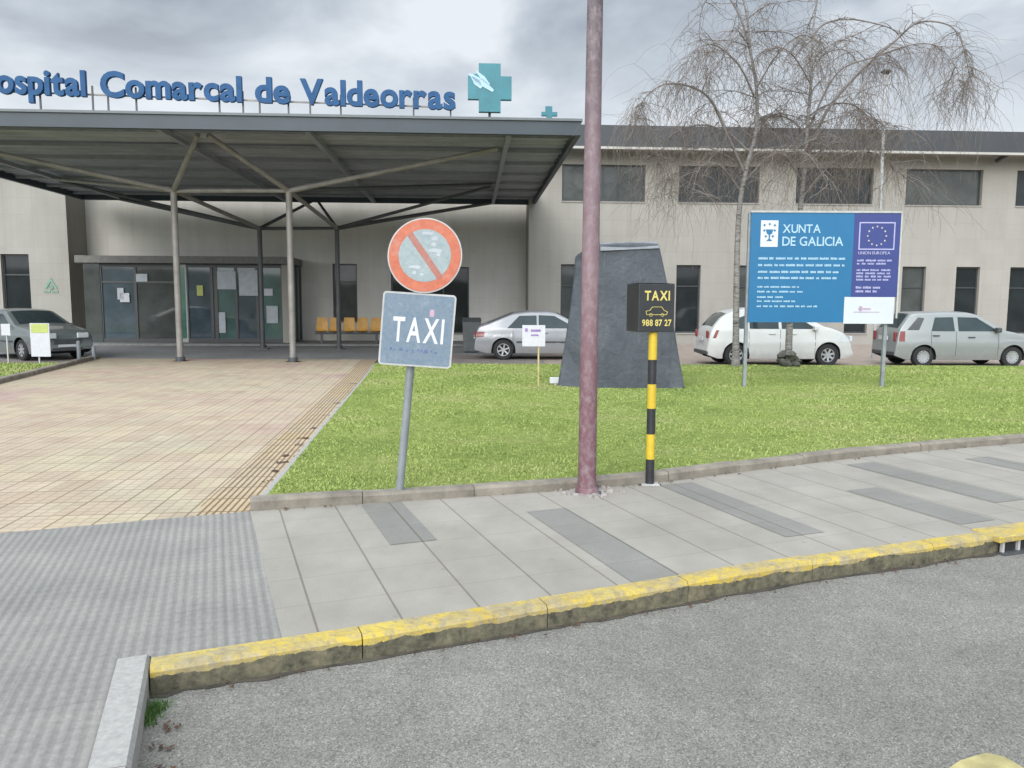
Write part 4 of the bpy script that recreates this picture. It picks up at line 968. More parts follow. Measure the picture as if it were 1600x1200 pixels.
# european flag outline, stars, words
mb = MB(); a, b, c_, d = bx(1340), bx(1396), bz2(389), bz2(346); w_ = .022
mb.box((a, yf, c_), (b, Yb-.0005, c_+w_)); mb.box((a, yf, d-w_), (b, Yb-.0005, d)); mb.box((a, yf, c_+w_), (a+w_, Yb-.0005, d-w_)); mb.box((b-w_, yf, c_+w_), (b, Yb-.0005, d-w_))
put_text(mb, 'UNION EUROPEA', (bx(1340), yf, bz2(396)), U, V2, Nn, bx(1390)-bx(1340), bz2(391.5)-bz2(396), .002, .01)
mb.build('flag_outline', M['btext2'], ib)
mb = MB()
for k in range(12):
    a_ = k*math.pi/6; cx, cz = (a+b)/2+math.cos(a_)*.17, (c_+d)/2+math.sin(a_)*.17
    mb.prism([((.022 if j % 2 == 0 else .009)*math.sin(j*math.pi/5), (.022 if j % 2 == 0 else .009)*math.cos(j*math.pi/5)) for j in range(10)], (cx, yf, cz), U, V2, Nn, .002)
mb.build('flag_stars', simple('star_yellow', (.55,.50,.45), .5), ib)
for i, (py, xe) in enumerate([(404,1393),(409,1388),(419,1393),(424,1392),(429,1394),(434,1390),(446,1378),(452,1372)]):
    mb = MB(); greek(mb, 1339, xe, py, 3.0 if i < 6 else 3.6, 30+i); mb.build('text_line', M['btext2'], ib)
mb = MB(); yfw = Yb-.008
mb.box((bx(1338), yfw, bz2(487)), (bx(1378), Yb-.0035, bz2(485.8))); mb.prism([(.04*math.cos(k), .05*math.sin(k)) for k in [j*math.pi/4 for j in range(8)]], (bx(1348), yfw+.004, bz2(481)), U, V2, Nn, .003); mb.box((bx(1352), yfw, bz2(483)), (bx(1364), Yb-.0035, bz2(480)))
mb.build('white_panel_mark', simple('mauve_mark', (.42,.30,.40), .6), ib)

# ------------------------------------------------------------------ placards on stakes
def placard(px, py, x0, y0, x1, y1, Y, label, top=None, name='placard', pm='paper'):
    g = aty(px, py, Y); t = thing(name, (g.x, Y, .05), label, 'placard', 'placards on stakes in the lawns')
    c1, c2 = aty(x0, y1, Y), aty(x1, y0, Y)
    mb = MB(); mb.box((g.x-.015, Y, .0), (g.x+.015, Y+.03, c1.z+.15)); mb.build('stake', M['stake'] if pm == 'paper' else M['white_d'], t)
    mb = MB(); mb.box((c1.x, Y-.02, c1.z), (c2.x, Y-.002, c2.z)); mb.build('board', M['paper'], t)
    if top:
        c3 = aty(x1, top, Y); mb = MB(); mb.box((c1.x+.03, Y-.026, c3.z), (c2.x-.03, Y-.021, c2.z-.02)); mb.build('yellow_sheet', M['ypaper'], t)
    return t, c1, c2
t, c1, c2 = placard(841, 608, 816, 508, 852, 541, 14.3, 'white notice on a thin pale yellow stake in the lawn before the silver car')
mb = MB(); mb.box((c1.x+.05, 14.274, c2.z-.12), (c1.x+.1, 14.2795, c2.z-.06)); mb.box((c1.x+.16, 14.274, c2.z-.12), (c1.x+.34, 14.2795, c2.z-.08)); mb.box((c1.x+.16, 14.274, c2.z-.2), (c1.x+.3, 14.2795, c2.z-.17)); mb.build('printing', simple('violet_print', (.25,.16,.36), .7), t)
placard(62, 575, 50, 505, 77, 557, 19.3, 'white placard with a yellow upper sheet on a short stake at the left lawn', 520, pm='w')
placard(13, 570, 3, 506, 16, 524, 19.2, 'small white placard on a stake at the far left edge of the left lawn', None, pm='w')
# little posts by the left kerb
for px, py, h_, lb in ((124, 566, .55, 'short grey metal bollard in front of the nose of the green car'), (147, 562, .35, 'lowest grey bollard, at the far end of the left kerb by the green car')):
    g = gnd(px, py); mb = MB(); mb.tube([(g.x, g.y, -.03), (g.x, g.y, h_), (g.x, g.y, h_+.03)], [.05,.05,.02], 12); mb.tube([(g.x, g.y, h_*.72), (g.x, g.y, h_*.78)], .057, 12)
    single(mb, 'bollard', M['galv'], (g.x, g.y, -.03), lb, 'bollard', 'bollards by the left kerb', smooth=40)

# ------------------------------------------------------------------ leaning taxi and no parking sign
Yt = 6.14
base = gnd(622, 781); t = thing('taxi_sign', (base.x, base.y, 0), 'faded no-parking disc above a blue-grey TAXI plate on a leaning grey post', 'traffic sign')
s1 = aty(640, 574, Yt-.06); s2 = aty(662, 352, Yt-.1)
mb = MB(); mb.tube([(base.x, base.y+.03, -.02), (s1.x, s1.y+.03+.03, s1.z), (s2.x, s2.y+.07, s2.z)], .033, 14); mb.build('post', M['galv'], t, smooth=50)
mb = MB(); mb.tube([(base.x, base.y+.03, 0), (base.x, base.y+.03, .015)], [.075,.05], 14); mb.build('post_collar', M['rubble'], t)
Ys = Yt-.10
c4 = [aty(589,570,Ys), aty(706,575,Ys), aty(712,463,Ys), aty(601,453,Ys)]
ux = ((c4[1]-c4[0])+(c4[2]-c4[3])).normalized(); uy = ((c4[3]-c4[0])+(c4[2]-c4[1])).normalized(); nn = ux.cross(uy).normalized()
if nn.y > 0: nn = -nn
W4 = ((c4[1]-c4[0]).length+(c4[2]-c4[3]).length)/2; H4 = ((c4[3]-c4[0]).length+(c4[2]-c4[1]).length)/2
o4 = (c4[0]+c4[1]+c4[2]+c4[3])/4-ux*W4/2-uy*H4/2
def rrect(w, h, r, inset=0):
    pts = []
    for cx, cy, a0 in ((w-r,r,-90),(w-r,h-r,0),(r,h-r,90),(r,r,180)):
        for k in range(5): a = R(a0+k*22.5); pts.append((cx+math.cos(a)*(r-inset), cy+math.sin(a)*(r-inset)))
    return pts
mb = MB(); mb.prism(rrect(W4, H4, .03), o4, ux, uy, nn, .006); mb.build('plate_border', M['white_d'], t)
mb = MB(); mb.prism(rrect(W4, H4, .03, .014), o4+nn*.0062, ux, uy, nn, .002); mb.build('blue_plate', M['signblue'], t)
def s4(u, v): return o4+ux*(W4*u)+uy*(H4*v)+nn*.0085
mb = MB(); put_text(mb, 'TAXI', s4(.165, .335), ux, uy, nn, W4*.70, H4*.33, .002, .018, .12); mb.build('lettering', M['white'], t)
mb = MB(); rr = random.Random(12); x = .14
while x < .84:
    w = rr.uniform(.02, .07); h_ = rr.uniform(.02, .05); mb.prism([(0,0),(W4*w,0),(W4*w*.8,H4*h_),(W4*w*.2,H4*h_*.8)], s4(x, .2+rr.uniform(-.01,.02)), ux, uy, nn, .001); x += w+rr.uniform(.01, .06)
mb.build('faint_marks', M['textblue'], t)
mb = MB(); mb.prism([(0,0),(.028,0),(.034,.02),(.03,.05),(.012,.058),(-.004,.045),(-.004,.015)], s4(.66, .69), ux, uy, nn, .001); mb.build('pink_emblem', M['pinkmark'], t)
dc = aty(664, 399.5, Ys-.006); rad = 57.5/1200*Ys*1.0
def ringpoly(r0, r1, n_=56):
    vs = [(math.cos(2*math.pi*i/n_)*r, math.sin(2*math.pi*i/n_)*r) for r in (r0, r1) for i in range(n_)]; return vs
def disc(r): return [(math.cos(2*math.pi*i/56)*r, math.sin(2*math.pi*i/56)*r) for i in range(56)]
mb = MB(); mb.prism(disc(rad), dc, ux, uy, nn, .008); mb.build('disc_rim', M['white_d'], t)
mb = MB(); mb.prism(disc(rad*.965), dc+nn*.0082, ux, uy, nn, .002); mb.build('red_disc', M['red'], t)
mb = MB(); mb.prism(disc(rad*.70), dc+nn*.0104, ux, uy, nn, .0015); mb.build('disc_face', M['discblue'], t)
mb = MB(); a = R(-51); dx, dy = math.cos(a), math.sin(a); hw_ = rad*.085; e_ = rad*.715
mb.prism([(-dx*e_+dy*hw_, -dy*e_-dx*hw_), (dx*e_+dy*hw_, dy*e_-dx*hw_), (dx*e_-dy*hw_, dy*e_+dx*hw_), (-dx*e_-dy*hw_, -dy*e_+dx*hw_)], dc+nn*.0122, ux, uy, nn, .001); mb.build('red_bar', M['redbar'], t)
mb = MB(); rr = random.Random(5)
for (u, v, w, h_) in ((-.12,.56,.30,.08),(.14,.42,.18,.11),(.14,.27,.14,.10),(.06,.11,.40,.10),(.30,.02,.12,.08),(-.42,-.35,.34,.08),(-.30,-.50,.10,.08),(-.1,-.52,.10,.05)):
    mb.prism([(0,0),(w*rad*.9,-.004),(w*rad,h_*rad*.8),(w*rad*.5,h_*rad),(w*rad*.1,h_*rad*.7)], dc+ux*(u*rad)+uy*(v*rad)+nn*.0124, ux, uy, nn, .001)
mb.build('peeling_sticker', M['panelgrey'], t)
for zz in (s1.z+.12, s2.z-.18):
    mb = MB(); f_ = (zz-s1.z)/(s2.z-s1.z); px_ = s1.x+(s2.x-s1.x)*f_; mb.box((px_-.06, Ys-.0+.002, zz-.02), (px_+.06, Ys+.1, zz+.02)); mb.build('clamp', M['galv'], t)

# ------------------------------------------------------------------ street lamp post (faded red)
lb = gnd(917, 769)
t = thing('street_lamp', (lb.x, lb.y, 0), 'tall faded purplish red lamp post rising out of the picture on the pavement', 'lamp post')
def w_at(z): return .082-.0062*z
mb = MB(); mb.tube([(lb.x, lb.y, 0.0), (lb.x, lb.y, .35), (lb.x+.003, lb.y, 2.0), (lb.x+.01, lb.y, 4.0), (lb.x+.02, lb.y, 7.5)], [.079,.077,.072,.064,.05], 16); mb.build('pole', M['purple'], t, smooth=40)
mb = MB(); mb.tube([(lb.x, lb.y, .001), (lb.x, lb.y, .05)], [.105,.09], 16); mb.build('pole_collar', M['purple'], t, smooth=40)
mb = MB(); mb.box((lb.x-.14, lb.y-.14, -.004), (lb.x+.14, lb.y+.14, .008)); mb.build('base_plate', M['rubble'], t)
for dx in (-.1, .1):
    for dy in (-.1, .1): mb = MB(); mb.tube([(lb.x+dx, lb.y+dy, .008), (lb.x+dx, lb.y+dy, .035)], .012, 6); mb.build('bolt', M['steel_d'], t)
mb = MB(); mb.tube([(lb.x+.02, lb.y, 7.45), (lb.x+.05, lb.y-.5, 7.8), (lb.x+.06, lb.y-1.3, 7.9)], [.04,.035,.03], 10); mb.build('arm', M['purple'], t, smooth=40)
mb = MB(); mb.prism([(-.14,-.25),(.14,-.25),(.17,.1),(.1,.35),(-.1,.35),(-.17,.1)], (lb.x+.06, lb.y-1.45, 7.84), (1,0,0), (0,-1,0), (0,0,1), .14); mb.build('lamp_head', M['steel'], t, bevel=.03)
rr = random.Random(14); mb = MB()
for i in range(46):
    a = rr.uniform(0, 6.28); q = rr.uniform(.12, .27); x, y = lb.x+math.cos(a)*q*1.15, lb.y+math.sin(a)*q*.8; s = rr.uniform(.006, .026)
    pts = [Vector((x+rr.uniform(-s,s)*1.3, y+rr.uniform(-s,s), .002+(0 if j < 4 else rr.uniform(.4, 1)*s))) for j in range(8)]
    o_ = Vector((x, y, 0)); pts = [o_+Vector(((-1,-1,0),(1,-1,0),(1,1,0),(-1,1,0),(-.7,-.6,1),(.6,-.8,1),(.7,.7,1),(-.6,.6,1))[j])*s*rr.uniform(.7, 1.2) for j in range(8)]
    mb.add(pts, [(0,3,2,1),(4,5,6,7),(0,1,5,4),(1,2,6,5),(2,3,7,6),(3,0,4,7)])
tag(mb.build('rubble', M['rubble']), 'bits of broken concrete around the foot of the red lamp post', 'rubble', kind='stuff')

# ------------------------------------------------------------------ yellow and black taxi call post
pb_ = gnd(1015, 756); Yp = pb_.y
t = thing('taxi_post', (pb_.x, Yp, 0), 'yellow and black banded post carrying a small black TAXI sign box', 'sign')
ptop = aty(1018.5, 519, Yp)
zs_ = [0]+[aty(1016, y, Yp).z for y in (717, 678, 638, 600, 562)]+[ptop.z]
for i in range(6):
    mb = MB(); m_ = M['black'] if i % 2 == 0 else M['yellow']; mb.tube([(pb_.x, Yp, zs_[i]+.0005), (pb_.x, Yp, zs_[i+1]-.0005)], .0385, 20); mb.build('band', m_, t, smooth=40)
mb = MB(); mb.box((pb_.x-.08, Yp-.07, -.003), (pb_.x+.08, Yp+.07, .006)); mb.build('base_plate', M['white_d'], t)
yaw = R(16); U2 = Vector((math.cos(yaw), math.sin(yaw)*-1, 0)); 
# front face spans 997..1053 px, side face 979..997 px
fL, fR = aty(998, 480, Yp-.10), aty(1054, 480, Yp-.03+.0)
U2 = (fR-fL); U2.z = 0; Wf = U2.length; U2.normalize(); N2 = Vector((U2.y, -U2.x, 0)); Z_ = Vector((0,0,1))
bz0, bz1 = aty(1020, 519, Yp-.08).z, aty(1020, 443, Yp-.08).z; Hf = bz1-bz0
sd = .0
sl = aty(979, 480, Yp+.18)
back = Vector((sl.x-fL.x, sl.y-fL.y, 0))
mb = MB(); o_ = Vector((fL.x, fL.y, bz0)); fp = [o_, o_+U2*Wf, o_+U2*Wf+back, o_+back]
mb.add(fp+[p+Z_*Hf for p in fp], [(0,3,2,1),(4,5,6,7),(0,1,5,4),(1,2,6,5),(2,3,7,6),(3,0,4,7)]); mb.build('sign_box', M['signface'], t, bevel=.006)
mb = MB(); put_text(mb, 'TAXI', o_+U2*(Wf*.16)+Z_*(Hf*.66)+N2*.001, U2, Z_, N2, Wf*.70, Hf*.19, .002, .025, .08)
put_text(mb, '988 87 27', o_+U2*(Wf*.10)+Z_*(Hf*.13)+N2*.001, U2, Z_, N2, Wf*.82, Hf*.13, .002, .015, .07); mb.build('lettering', M['ytext'], t)
mb = MB()
carp = [(.22,.36),(.78,.36),(.80,.42),(.70,.45),(.64,.52),(.38,.52),(.31,.45),(.20,.43)]
for i in range(len(carp)):
    a, b = carp[i], carp[(i+1) % len(carp)]; mb.bar(o_+U2*(Wf*a[0])+Z_*(Hf*a[1])+N2*.002, o_+U2*(Wf*b[0])+Z_*(Hf*b[1])+N2*.002, .004, .004)
for cx in (.34, .66): 
    pp = [o_+U2*(Wf*cx+.014*math.cos(k*.785))+Z_*(Hf*.355+.014*math.sin(k*.785))+N2*.002 for k in range(9)]; mb.tube(pp, .002, 4)
mb.build('car_symbol', M['ytext'], t)
mb = MB(); mb.add([o_+Z_*(Hf+.004)-N2*-.004, o_+U2*Wf+Z_*(Hf+.004)+N2*.004, o_+U2*Wf+back+Z_*(Hf+.004), o_+back+Z_*(Hf+.004)], [(0,1,2,3)]); mb.build('top_cover', M['galv'], t)

# ------------------------------------------------------------------ storm drain in the kerb at the far right
ga, gb = gnd(1556, 868, -.13), gnd(1640, 858, -.13)
u_ = (gb-ga).normalized(); nrm = Vector((u_.y, -u_.x, 0)); dw = 0.62
k0 = min(range(len(kout)), key=lambda i: abs(kout[i].x-3.42)); k1 = k0
P0 = Vector((3.40, interp([(p.x, p.y) for p in kout], 3.40), 0)); P1 = Vector((4.15, interp([(p.x, p.y) for p in kout], 4.15), 0)); u_ = (P1-P0).normalized(); nrm = Vector((u_.y, -u_.x, 0)); dw = (P1-P0).length
t = thing('storm_drain', (P0.x, P0.y, -.13), 'gully opening with pale bars set in the yellow kerb at the right edge', 'drain')
mb = MB(); mb.prism([(0,0),(dw,0),(dw,.08),(0,.08)], P0+nrm*.010+Vector((0,0,-.116)), u_, (0,0,1), nrm, .004); mb.build('opening', M['dark'], t)  # flat dark panel painted as the shade of the hollow behind the bars
for s in (0, .155, .31, .465, .62, dw-.02): mb = MB(); mb.prism([(0,0),(.02,0),(.02,.083),(0,.083)], P0+u_*s+nrm*.0142+Vector((0,0,-.116)), u_, (0,0,1), nrm, .02); mb.build('bar', M['white_d'], t)
mb = MB(); mb.prism([(-.05,-.17),(dw+.05,-.17),(dw+.05,.05),(-.05,.05)], P0+Vector((0,0,-.032)), u_, nrm, (0,0,1), .046); mb.build('cover_slab', M['ykerb'], t, bevel=.008)
mb = MB(); mb.prism([(-.02,0),(dw+.02,0),(dw+.02,.06),(-.02,.06)], P0+nrm*.014+Vector((0,0,-.1175)), u_, nrm, (0,0,1), .012); mb.build('lower_frame', M['steel_d'], t)

# ------------------------------------------------------------------ tall white lamp behind the board
Yl = 24.0; a = aty(1377, 330, Yl); b = aty(1384.5, 112, Yl)
t = thing('pole_lamp', (a.x, Yl, 0), 'slim pale pole with a small black lantern on top, rising behind the blue board', 'lamp post')
mb = MB(); mb.tube([(a.x, Yl, -.03), (a.x, Yl, 3.0), (b.x-.02, Yl, b.z)], [.07,.055,.04], 10); mb.build('pole', M['white_d'], t, smooth=40)
mb = MB(); mb.tube([(b.x, Yl, b.z-.08), (b.x, Yl, b.z), (b.x, Yl, b.z+.05)], [.07,.16,.10], 14); mb.build('lantern', M['black'], t, smooth=40)

# ------------------------------------------------------------------ bare weeping birches
def make_tree(name, base, label, trunk, limbs, Y, seed, hang, dens, r0, curt=620):
    rr = random.Random(seed); t = thing(name, base, label, 'tree', 'bare birches on the lawn')
    tp = [Vector(base)]+[aty(px, py, Y) for px, py in trunk]
    for p in tp[1:]: p.y = Y
    def cr_(pts, sub=5):
        out = []
        for i in range(len(pts)-1):
            p0, p1, p2, p3 = pts[max(i-1,0)], pts[i], pts[i+1], pts[min(i+2, len(pts)-1)]
            for k in range(sub):
                q = k/sub; out.append(.5*((2*p1)+(-p0+p2)*q+(2*p0-5*p1+4*p2-p3)*q*q+(-p0+3*p1-3*p2+p3)*q**3))
        return out+[pts[-1]]
    T = cr_(tp); n_ = len(T); mb = MB()
    rad = [max(.018, r0*(1-.9*(i/(n_-1))**.8)*(1.35 if i == 0 else 1.12 if i == 1 else 1)) for i in range(n_)]
    mb.tube(T, rad, 12); mb.build('trunk', M['bark'], t, smooth=60)
    crown = MB(); tw = MB()
    def wander(start, d, length, steps, droop, jit, bend=0):
        pts = [start.copy()]; d = d.normalized(); s = length/steps
        for i in range(steps):
            d = (d+Vector((rr.gauss(0, jit), rr.gauss(0, jit), rr.gauss(0, jit)-droop))).normalized(); pts.append(pts[-1]+d*s)
        return pts
    mains = []
    for (pts, dy, ra) in limbs:
        L = [aty(px, py, Y) for px, py in pts]
        for i, p in enumerate(L): p.y = Y+dy*i/(len(L)-1)
        L = cr_(L); mains.append((L, ra))
        crown.tube(L, [ra*.72*(1-.8*i/(len(L)-1)) for i in range(len(L))], 7)
    # extra limbs off the trunk spreading in depth
    for i in range(int(8*dens)):
        k = rr.randint(int(n_*.42), n_-2); a = rr.uniform(0, 6.28); d = Vector((math.cos(a)*.8, math.sin(a), rr.uniform(.35, .9)))
        L = wander(T[k], d, rr.uniform(1.0, 2.1), 9, .09, .09); ra = max(.015, rad[k]*.3)
        mains.append((L, ra)); crown.tube(L, [ra*(1-.8*j/9) for j in range(10)], 6)
    mains.append((T[int(n_*.5):], .04))
    subs = []
    for L, ra in mains:
        ln = sum((L[i+1]-L[i]).length for i in range(len(L)-1))
        for j in range(int(ln*4.2*dens)):
            k = rr.randint(int(len(L)*.2), len(L)-1); a = rr.uniform(0, 6.28)
            tang = (L[min(k+1, len(L)-1)]-L[max(k-1, 0)]).normalized()
            d = Vector((math.cos(a), math.sin(a)*.9, rr.uniform(.0, .7)))*.9+tang*.6
            S = wander(L[k], d, rr.uniform(.35, 1.0), 7, .10, .16); subs.append(S)
            crown.tube(S, [.010*(1-.6*i/7) for i in range(8)], 4, cap=False)
    srcs = subs+[L for L, _ in mains]
    for S in srcs:
        cnt = int(8*dens) if S in subs else int(26*dens)
        for j in range(cnt):
            k = rr.randint(1, len(S)-1); a = rr.uniform(0, 6.28); d = Vector((math.cos(a), math.sin(a), rr.uniform(-.3, .6)))
            hl = rr.uniform(.35, 1.0)*hang*((2.3 if S[k].z < 7.6 else 1.5) if rr.random() < .42 else 1)
            st = 6; Tt = wander(S[k], d, hl, st, .28, .22)
            tw.tube(Tt, [.0042, .004, .0036, .0032, .003, .0026, .0022], 3, cap=False)
    pool = [p for S in srcs for p in S if 4.7 < p.z < 7.6]; pool += [p for p in pool if abs(p.x-T[0].x) > 1.1]*2
    for j in range(curt):
        p = rr.choice(pool); d = Vector((rr.gauss(0, .6), rr.gauss(0, .6), -.3)); hl = rr.uniform(.5, 1.0)*rr.choice((1.0, 1.5, 2.3))
        Tt = wander(p, d, hl, 8, .38, .22); tw.tube(Tt, [.0046, .0044, .004, .0038, .0036, .0033, .003, .0026, .0022], 3, cap=False)
        for q_ in Tt[2:7:2]:
            e2 = wander(q_, Vector((rr.gauss(0, 1), rr.gauss(0, 1), -.3)), rr.uniform(.1, .3), 2, .3, .3); tw.tube(e2, [.003, .0026, .002], 3, cap=False)
    crown.build('limbs', M['limb'], t, smooth=60); tw.build('crown', M['twig'], t)
    print(name, len(crown.v), len(tw.v))
    return t
t1b = (aty(1150, 560, 19.1).x, 19.1, .05)
make_tree('birch_tree', t1b, 'bare drooping birch with smooth grey trunk left of the blue board', [(1151,430),(1155,330),(1166,265),(1181,205),(1182,140),(1172,75),(1166,20),(1150,-40),(1135,-90)],
    [([(1163,270),(1135,215),(1105,160),(1070,142),(1030,142),(1000,165),(985,195)], -.8, .055), ([(1172,80),(1158,20),(1130,-25),(1105,0),(1102,45)], .6, .04), ([(1182,210),(1205,180),(1240,165),(1290,170)], 1.2, .045),
     ([(1180,50),(1210,42),(1250,40),(1285,60)], .9, .03), ([(1168,235),(1140,200),(1100,185),(1060,200),(1045,240)], 1.4, .04), ([(1178,150),(1150,110),(1110,85),(1075,95),(1050,130)], -1.2, .035), ([(1181,140),(1205,95),(1235,70),(1260,90)], -1.0, .03), ([(1158,300),(1120,262),(1085,268),(1068,310)], -.9, .03), ([(1162,285),(1200,245),(1240,250),(1262,300)], -1.2, .03), ([(1166,262),(1110,225),(1075,240),(1062,290)], 1.1, .03)], 19.1, 21, 1.0, .86, .085)
t2b = (aty(1232, 565, 19.3).x, 19.3, .05)
tr2 = make_tree('birch_tree', t2b, 'bare drooping birch with dark-blotched white trunk rising behind the middle of the blue board', [(1234,500),(1240,420),(1250,330),(1258,250),(1262,190),(1268,120),(1270,50),(1278,-10),(1282,-70)],
    [([(1262,245),(1290,175),(1340,115),(1390,70),(1425,42),(1470,48),(1488,80),(1496,130)], -.5, .055), ([(1268,60),(1290,35),(1330,22),(1380,25),(1420,35),(1450,70)], .8, .04), ([(1270,110),(1300,75),(1345,60),(1380,75)], 1.3, .03),
     ([(1266,130),(1235,95),(1205,85),(1170,100)], -.8, .03), ([(1266,180),(1300,160),(1345,155),(1380,175),(1400,220)], 1.0, .04), ([(1262,210),(1235,180),(1205,175),(1175,195)], .8, .035), ([(1252,310),(1300,252),(1350,248),(1385,290)], -1.0, .035), ([(1254,285),(1215,245),(1190,255),(1180,300)], -1.2, .03), ([(1258,260),(1300,225),(1340,215),(1380,235)], 1.2, .035), ([(1264,200),(1300,120),(1350,100),(1410,85),(1440,105),(1462,160)], -1.3, .035)], 19.3, 33, 1.0, .86, .095)
# stones heaped round the foot of the second birch
rr = random.Random(8)
for i in range(13):
    a = i/13*6.28+rr.uniform(-.2,.2); q = rr.uniform(.08, .19); s = rr.uniform(.10, .16); cx, cy = t2b[0]+math.cos(a)*q, 19.3+math.sin(a)*q-.05; cz = .07+s*.55+rr.choice((0, 0, .1, .2))
    mb = MB(); nu, nv = 9, 6; vs = []
    def rk(u, v):
        th = 2*math.pi*u; ph = math.pi*v; d = Vector((math.cos(th)*math.sin(ph), math.sin(th)*math.sin(ph), math.cos(ph))); k_ = s*(1+.5*mn.noise(d*1.7+Vector((i*3.1, 0, 0)))); return Vector((cx, cy, cz))+Vector((d.x*k_, d.y*k_, d.z*k_*.8))
    mb.grid(rk, 10, 7, flip=True)
    single(mb, 'stone', M['rock'], (cx, cy, .06), 'rough grey stone in the small heap round the foot of the blotched birch', 'stone', 'stones heaped round the birch foot', smooth=50)

# ------------------------------------------------------------------ hills behind the viewer and past the building (seen in window reflections)
def hillf(u, v):
    a = R(190)+R(160)*u; r = 90+240*v; h_ = (13+8*mn.noise(Vector((u*5, 1.7, 0)))+6*mn.noise(Vector((u*22, v*3, 0))))*math.sin(min(1, v*1.4)*math.pi/2)
    return (math.cos(a)*r, math.sin(a)*r, -.2+h_*(1 if v > 0 else 0))
mb = MB(); mb.grid(hillf, 60, 10); struct(mb.build('hills', M['hill'], smooth=60))

# ------------------------------------------------------------------ world and light
w = bpy.data.worlds.new('World'); scene.world = w; w.use_nodes = True; nt = w.node_tree; N = nt.nodes; Lk = nt.links.new
bg = N['Background']; tc = N.new('ShaderNodeTexCoord'); sky = N.new('ShaderNodeTexSky'); sky.sky_type = 'NISHITA'; sky.sun_disc = False
SE, SR = R(26), R(196)
sky.sun_elevation = SE; sky.sun_rotation = SR
def nmath(op, a, b=0.0):
    m = N.new('ShaderNodeMath'); m.operation = op
    for i, v in enumerate((a, b)):
        if isinstance(v, (int, float)): m.inputs[i].default_value = v
        else: Lk(v, m.inputs[i])
    return m.outputs[0]
sp = N.new('ShaderNodeSeparateXYZ'); Lk(tc.outputs['Generated'], sp.inputs[0])
zz = nmath('ADD', nmath('MAXIMUM', sp.outputs[2], 0.0), .22)
cx = N.new('ShaderNodeCombineXYZ'); Lk(nmath('DIVIDE', sp.outputs[0], zz), cx.inputs[0]); Lk(nmath('DIVIDE', sp.outputs[1], zz), cx.inputs[1])
mp_ = N.new('ShaderNodeMapping'); Lk(cx.outputs[0], mp_.inputs[0]); mp_.inputs['Location'].default_value = (5.1, 2.2, 0)
no = N.new('ShaderNodeTexNoise'); Lk(mp_.outputs[0], no.inputs['Vector']); no.inputs['Scale'].default_value = 1.9; no.inputs['Detail'].default_value = 8; no.inputs['Roughness'].default_value = .5; no.inputs['Distortion'].default_value = .3
ra = N.new('ShaderNodeValToRGB'); Lk(no.outputs[0], ra.inputs[0]); e = ra.color_ramp.elements
e[0].position = .36; e[0].color = (.175,.205,.245,1); e[1].position = .64; e[1].color = (.49,.53,.575,1)
k_ = ra.color_ramp.elements.new(.50); k_.color = (.30,.345,.395,1)
# bright band low over the roofs, brighter towards the zenith as under thin overcast
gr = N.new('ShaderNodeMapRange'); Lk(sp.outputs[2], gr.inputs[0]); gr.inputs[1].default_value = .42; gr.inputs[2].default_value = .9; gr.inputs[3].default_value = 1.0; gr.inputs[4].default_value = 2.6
hz = N.new('ShaderNodeMapRange'); Lk(sp.outputs[2], hz.inputs[0]); hz.inputs[1].default_value = .18; hz.inputs[2].default_value = .33; hz.inputs[3].default_value = .7; hz.inputs[4].default_value = 0.0
mx = N.new('ShaderNodeMix'); mx.data_type = 'RGBA'; Lk(hz.outputs[0], mx.inputs[0]); Lk(ra.outputs[0], mx.inputs[6]); mx.inputs[7].default_value = (.50,.54,.585,1)
ms = N.new('ShaderNodeMix'); ms.data_type = 'RGBA'; ms.blend_type = 'MULTIPLY'; ms.inputs[0].default_value = 1; Lk(mx.outputs[2], ms.inputs[6])
cg = N.new('ShaderNodeCombineXYZ')
for i in range(3): Lk(gr.outputs[0], cg.inputs[i])
Lk(cg.outputs[0], ms.inputs[7])
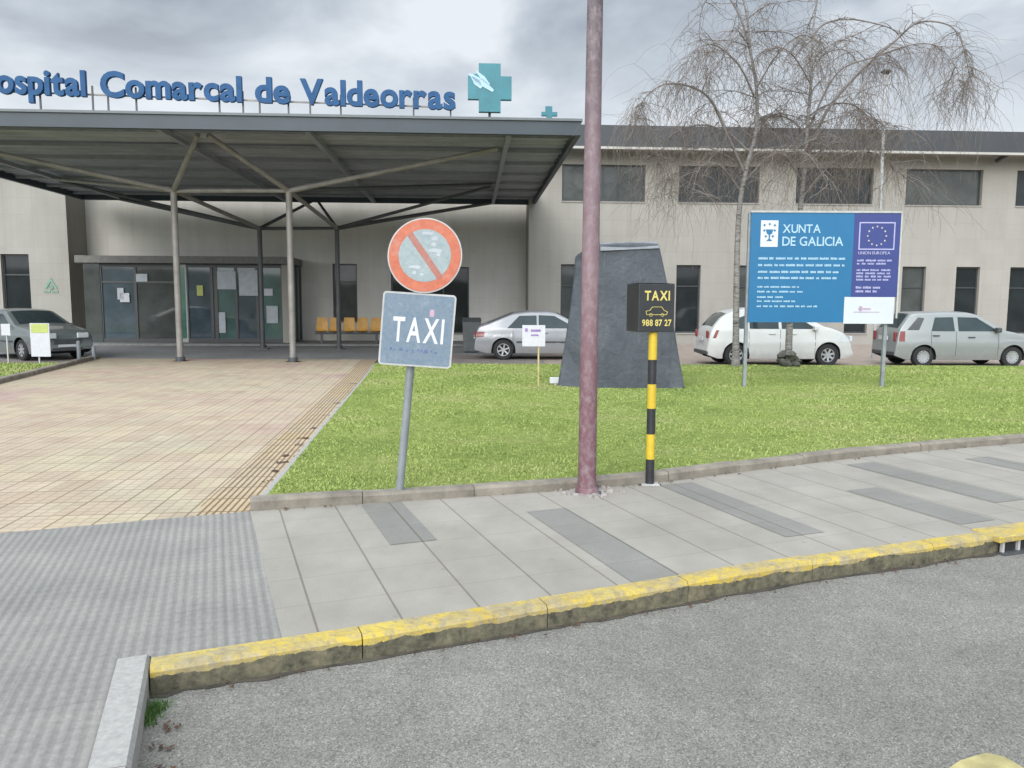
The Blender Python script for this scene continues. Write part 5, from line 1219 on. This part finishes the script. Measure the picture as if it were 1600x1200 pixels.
# scale to the Nishita range, add the clear sky behind the clouds
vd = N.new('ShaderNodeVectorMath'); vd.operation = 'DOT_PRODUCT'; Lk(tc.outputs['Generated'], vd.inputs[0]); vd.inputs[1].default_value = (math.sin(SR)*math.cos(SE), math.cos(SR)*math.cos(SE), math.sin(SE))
gl = nmath('ADD', nmath('MULTIPLY', nmath('POWER', nmath('MAXIMUM', vd.outputs['Value'], 0.0), 2.5), 3.2), 1.0)  # glow added to the sky around the sun to lift the shaded entrance wall
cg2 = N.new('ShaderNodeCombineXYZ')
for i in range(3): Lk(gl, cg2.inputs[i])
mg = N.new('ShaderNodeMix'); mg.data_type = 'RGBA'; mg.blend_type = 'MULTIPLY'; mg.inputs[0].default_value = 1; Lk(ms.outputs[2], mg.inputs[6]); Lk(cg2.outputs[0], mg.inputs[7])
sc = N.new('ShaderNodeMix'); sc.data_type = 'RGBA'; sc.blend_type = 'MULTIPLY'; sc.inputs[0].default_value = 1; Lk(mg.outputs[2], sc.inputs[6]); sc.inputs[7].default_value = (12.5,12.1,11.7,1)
sc.clamp_result = False
mk = N.new('ShaderNodeMix'); mk.data_type = 'RGBA'; mk.inputs[0].default_value = .08; Lk(sc.outputs[2], mk.inputs[6]); Lk(sky.outputs[0], mk.inputs[7])
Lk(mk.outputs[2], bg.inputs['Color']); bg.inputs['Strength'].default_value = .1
sl_ = bpy.data.lights.new('sun', 'SUN'); sl_.energy = 1.15; sl_.angle = R(32); sl_.color = (1, .95, .87)
so = bpy.data.objects.new('sun', sl_); col.objects.link(so)
az = SR; d = Vector((math.sin(az)*math.cos(SE), math.cos(az)*math.cos(SE), math.sin(SE)))
so.rotation_euler = d.to_track_quat('Z', 'Y').to_euler(); so.location = d*50
vs_ = scene.view_settings; vs_.view_transform = 'Standard'; vs_.look = 'None'; vs_.gamma = 1; vs_.exposure = 0.5
scene.render.engine = 'CYCLES'; scene.render.resolution_x = 1024; scene.render.resolution_y = 768
for o in bpy.data.objects:
    if '_o' in o: del o['_o']
